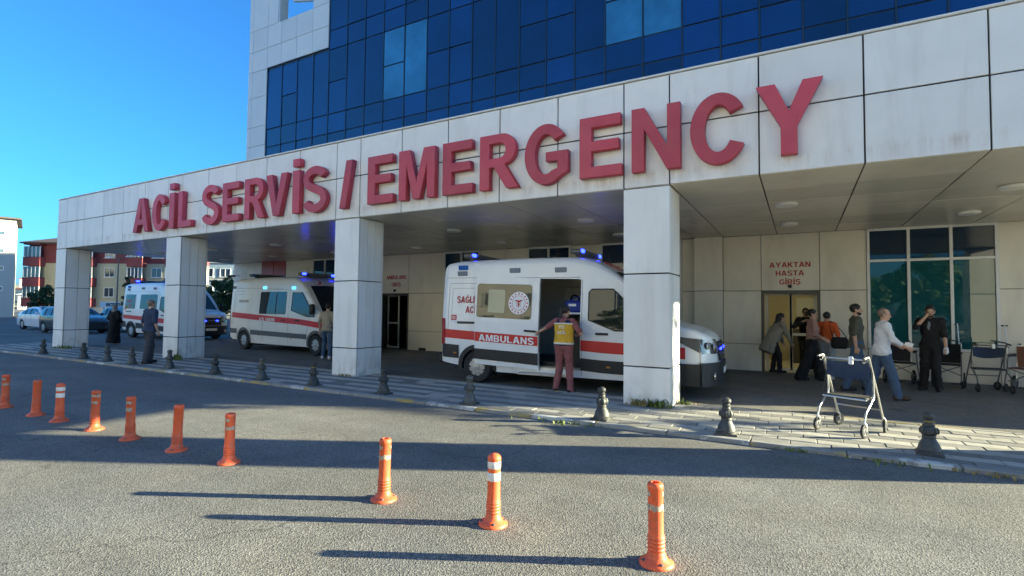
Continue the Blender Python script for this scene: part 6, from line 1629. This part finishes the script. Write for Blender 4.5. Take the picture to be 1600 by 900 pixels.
def wheelchair(label, loc, rz, fabric, group='wheelchairs by the wall'):
    t = thing('wheelchair', label, 'wheelchair', loc, rz, group); fm = M['trim_grey']
    for s_ in (-1, 1):
        x = s_ * .23
        MB().tube(fillet([(x, .38, .96), (x, .25, .95), (x, .22, .5), (x, .18, .2)], .06), .0125, 8).build('back_tube', M['alu'], t)
        MB().tube([(x, .40, .96), (x, .29, .955)], .018, 8).build('hand_grip', M['black'], t)
        MB().tube(fillet([(x, .22, .72), (x, -.16, .72), (x, -.20, .5), (x, -.34, .18), (x * .9, -.42, .14)], .06), .0125, 8).build('side_frame', fm, t)
        MB().tube([(x, .22, .48), (x, -.22, .48)], .0125, 8).build('seat_rail', fm, t)
        MB().tube([(x, .18, .22), (x, -.18, .22)], .011, 8).build('lower_rail', fm, t)
        MB().box((x, 0, .745), (.05, .32, .03), ch=.01).build('armrest', M['black'], t, smooth=0)
        caster(t, x * 1.18, .20, .155, 'rear_wheel'); caster(t, x * 1.05, -.26, .085, 'front_wheel')
        MB().box((x * .55, -.45, .12), (.15, .13, .016), ch=.005, rz=0).build('footplate', M['black'], t, smooth=0)
    MB().box((0, .01, .485), (.44, .40, .025), ch=.008).build('seat', fabric, t, smooth=0)
    bk = [[(lerp(-.225, .225, i / 8), .215 + .03 * (1 - (2 * i / 8 - 1) ** 2), lerp(.50, .92, k / 4)) for i in range(9)] for k in range(5)]
    mb = MB().grid(bk); mb.grid([[(p[0], p[1] + .012, p[2]) for p in r_] for r_ in bk], flip=True); mb.build('backrest', fabric, t)
    MB().tube([(-.22, .15, .24), (.22, -.15, .47)], .010, 6).build('cross_brace', fm, t); MB().tube([(.22, .15, .24), (-.22, -.15, .47)], .010, 6).build('cross_brace', fm, t)
    return t
wheelchair('dark wheelchair parked by the large window left of the man in black', (1.98, 14.45, 0), R(6), M['seat_black'])
wheelchair('dark wheelchair by the window directly right of the man in black', (2.80, 14.55, 0), R(-12), M['seat_black'])
wheelchair('wheelchair with brown backrest cut by the right picture edge', (4.02, 14.35, 0), R(-35), cloth('brown_fabric', (.16, .075, .05)))
def crutch(label, loc, tilt):
    t = thing('crutch', label, 'crutch', loc, 0, 'crutches by the window')
    rt = (R(tilt), 0, 0)
    MB().tube([(0, 0, .03), (0, 0, 1.0)], .011, 8).build('tube', M['alu'], t, rot=rt); MB().lathe([(.02, 0), (.02, .03), (.013, .05)], 10).build('rubber_tip', M['rubber'], t, rot=rt)
    MB().tube([(0, 0, .97), (-.14, 0, 1.0)], .015, 8).build('handle', M['black'], t, rot=rt)
    MB().tube(fillet([(0, 0, 1.0), (0, .03, 1.2), (0, .04, 1.38)], .05), .010, 8).build('upper_tube', M['alu'], t, rot=rt)
    MB().tube([(.05 * math.cos(a), .04 + .05 * math.sin(a), 1.36) for a in (-.8, 0, .8, 1.6, 2.4, 3.2, 3.9)], .012, 6).build('arm_cuff', M['black'], t, rot=rt)
crutch('grey crutch leaning on the window frame right of the man in black', (3.12, 15.0, 0), -7)
crutch('grey crutch leaning on the wall at the right end of the large window', (3.92, 14.95, 0), -9)

# ------------------------------------------------------------------ weeds at the column feet and in the kerb joint
M['weed'] = mat('weed_leaf', (0.13, 0.17, 0.035), .7, var=.4, scale=20, space='World')
M['weed_dry'] = mat('dry_weed', (0.30, 0.24, 0.09), .8, var=.3, scale=20, space='World')
def weed(label, loc, n, h, w_, seed, m_='weed'):
    rd = random.Random(seed); mb = MB()
    for q in range(n):
        x, y = rd.gauss(0, w_), rd.gauss(0, w_ * .45); a = rd.uniform(0, 6.28); l = h * rd.uniform(.4, 1.1); b = rd.uniform(.2, .9) * l; wd = .006 + .010 * rd.random()
        dx, dy = math.cos(a), math.sin(a); pts = [(x, y, 0), (x + dx * b * .3, y + dy * b * .3, l * .6), (x + dx * b, y + dy * b, l * rd.uniform(.6, 1.0))]
        mb.add([(pts[0][0] - dy * wd, pts[0][1] + dx * wd, 0), (pts[0][0] + dy * wd, pts[0][1] - dx * wd, 0), (pts[1][0] + dy * wd, pts[1][1] - dx * wd, pts[1][2]), (pts[1][0] - dy * wd, pts[1][1] + dx * wd, pts[1][2]), pts[2]], [(0, 1, 2, 3), (3, 2, 4)])
    o = mb.build('weed', M[m_], None, loc, smooth=0); tag(o, label, 'weed', 'weeds on the pavement', 'stuff')
for k, (x, y, n, h, w_, m_, lb) in enumerate(((-2.0, 8.44, 90, .16, .10, 'weed', 'green weeds at the right front foot of the nearest column'), (-2.35, 8.43, 45, .14, .07, 'weed_dry', 'dry weed tuft at the front foot of the nearest column'), (-15.7, 8.40, 80, .2, .12, 'weed', 'weed tuft at the right foot of the second column'), (-9.0, 8.44, 30, .08, .12, 'weed_dry', 'low dry weeds at the foot of the third column'), (-.05, 6.85, 40, .05, .10, 'weed', 'low green weeds in the kerb joint in front of the walking frame'), (-2.9, 6.84, 70, .05, .22, 'weed', 'flat weeds along the kerb in front of the nearest column'), (.75, 6.86, 60, .05, .2, 'weed', 'weeds in the kerb joint left of the nearest bollard'), (1.6, 6.84, 40, .06, .15, 'weed_dry', 'dry weeds in the kerb joint at the right edge'), (-1.75, 9.0, 40, .10, .08, 'weed', 'weeds beside the sunlit face of the nearest column'), (-22.9, 8.42, 60, .14, .3, 'weed', 'weeds along the foot of the left end column'))):
    weed(lb, (x, y, PZ if y > 6.97 else .003), n, h, w_, 40 + k, m_)
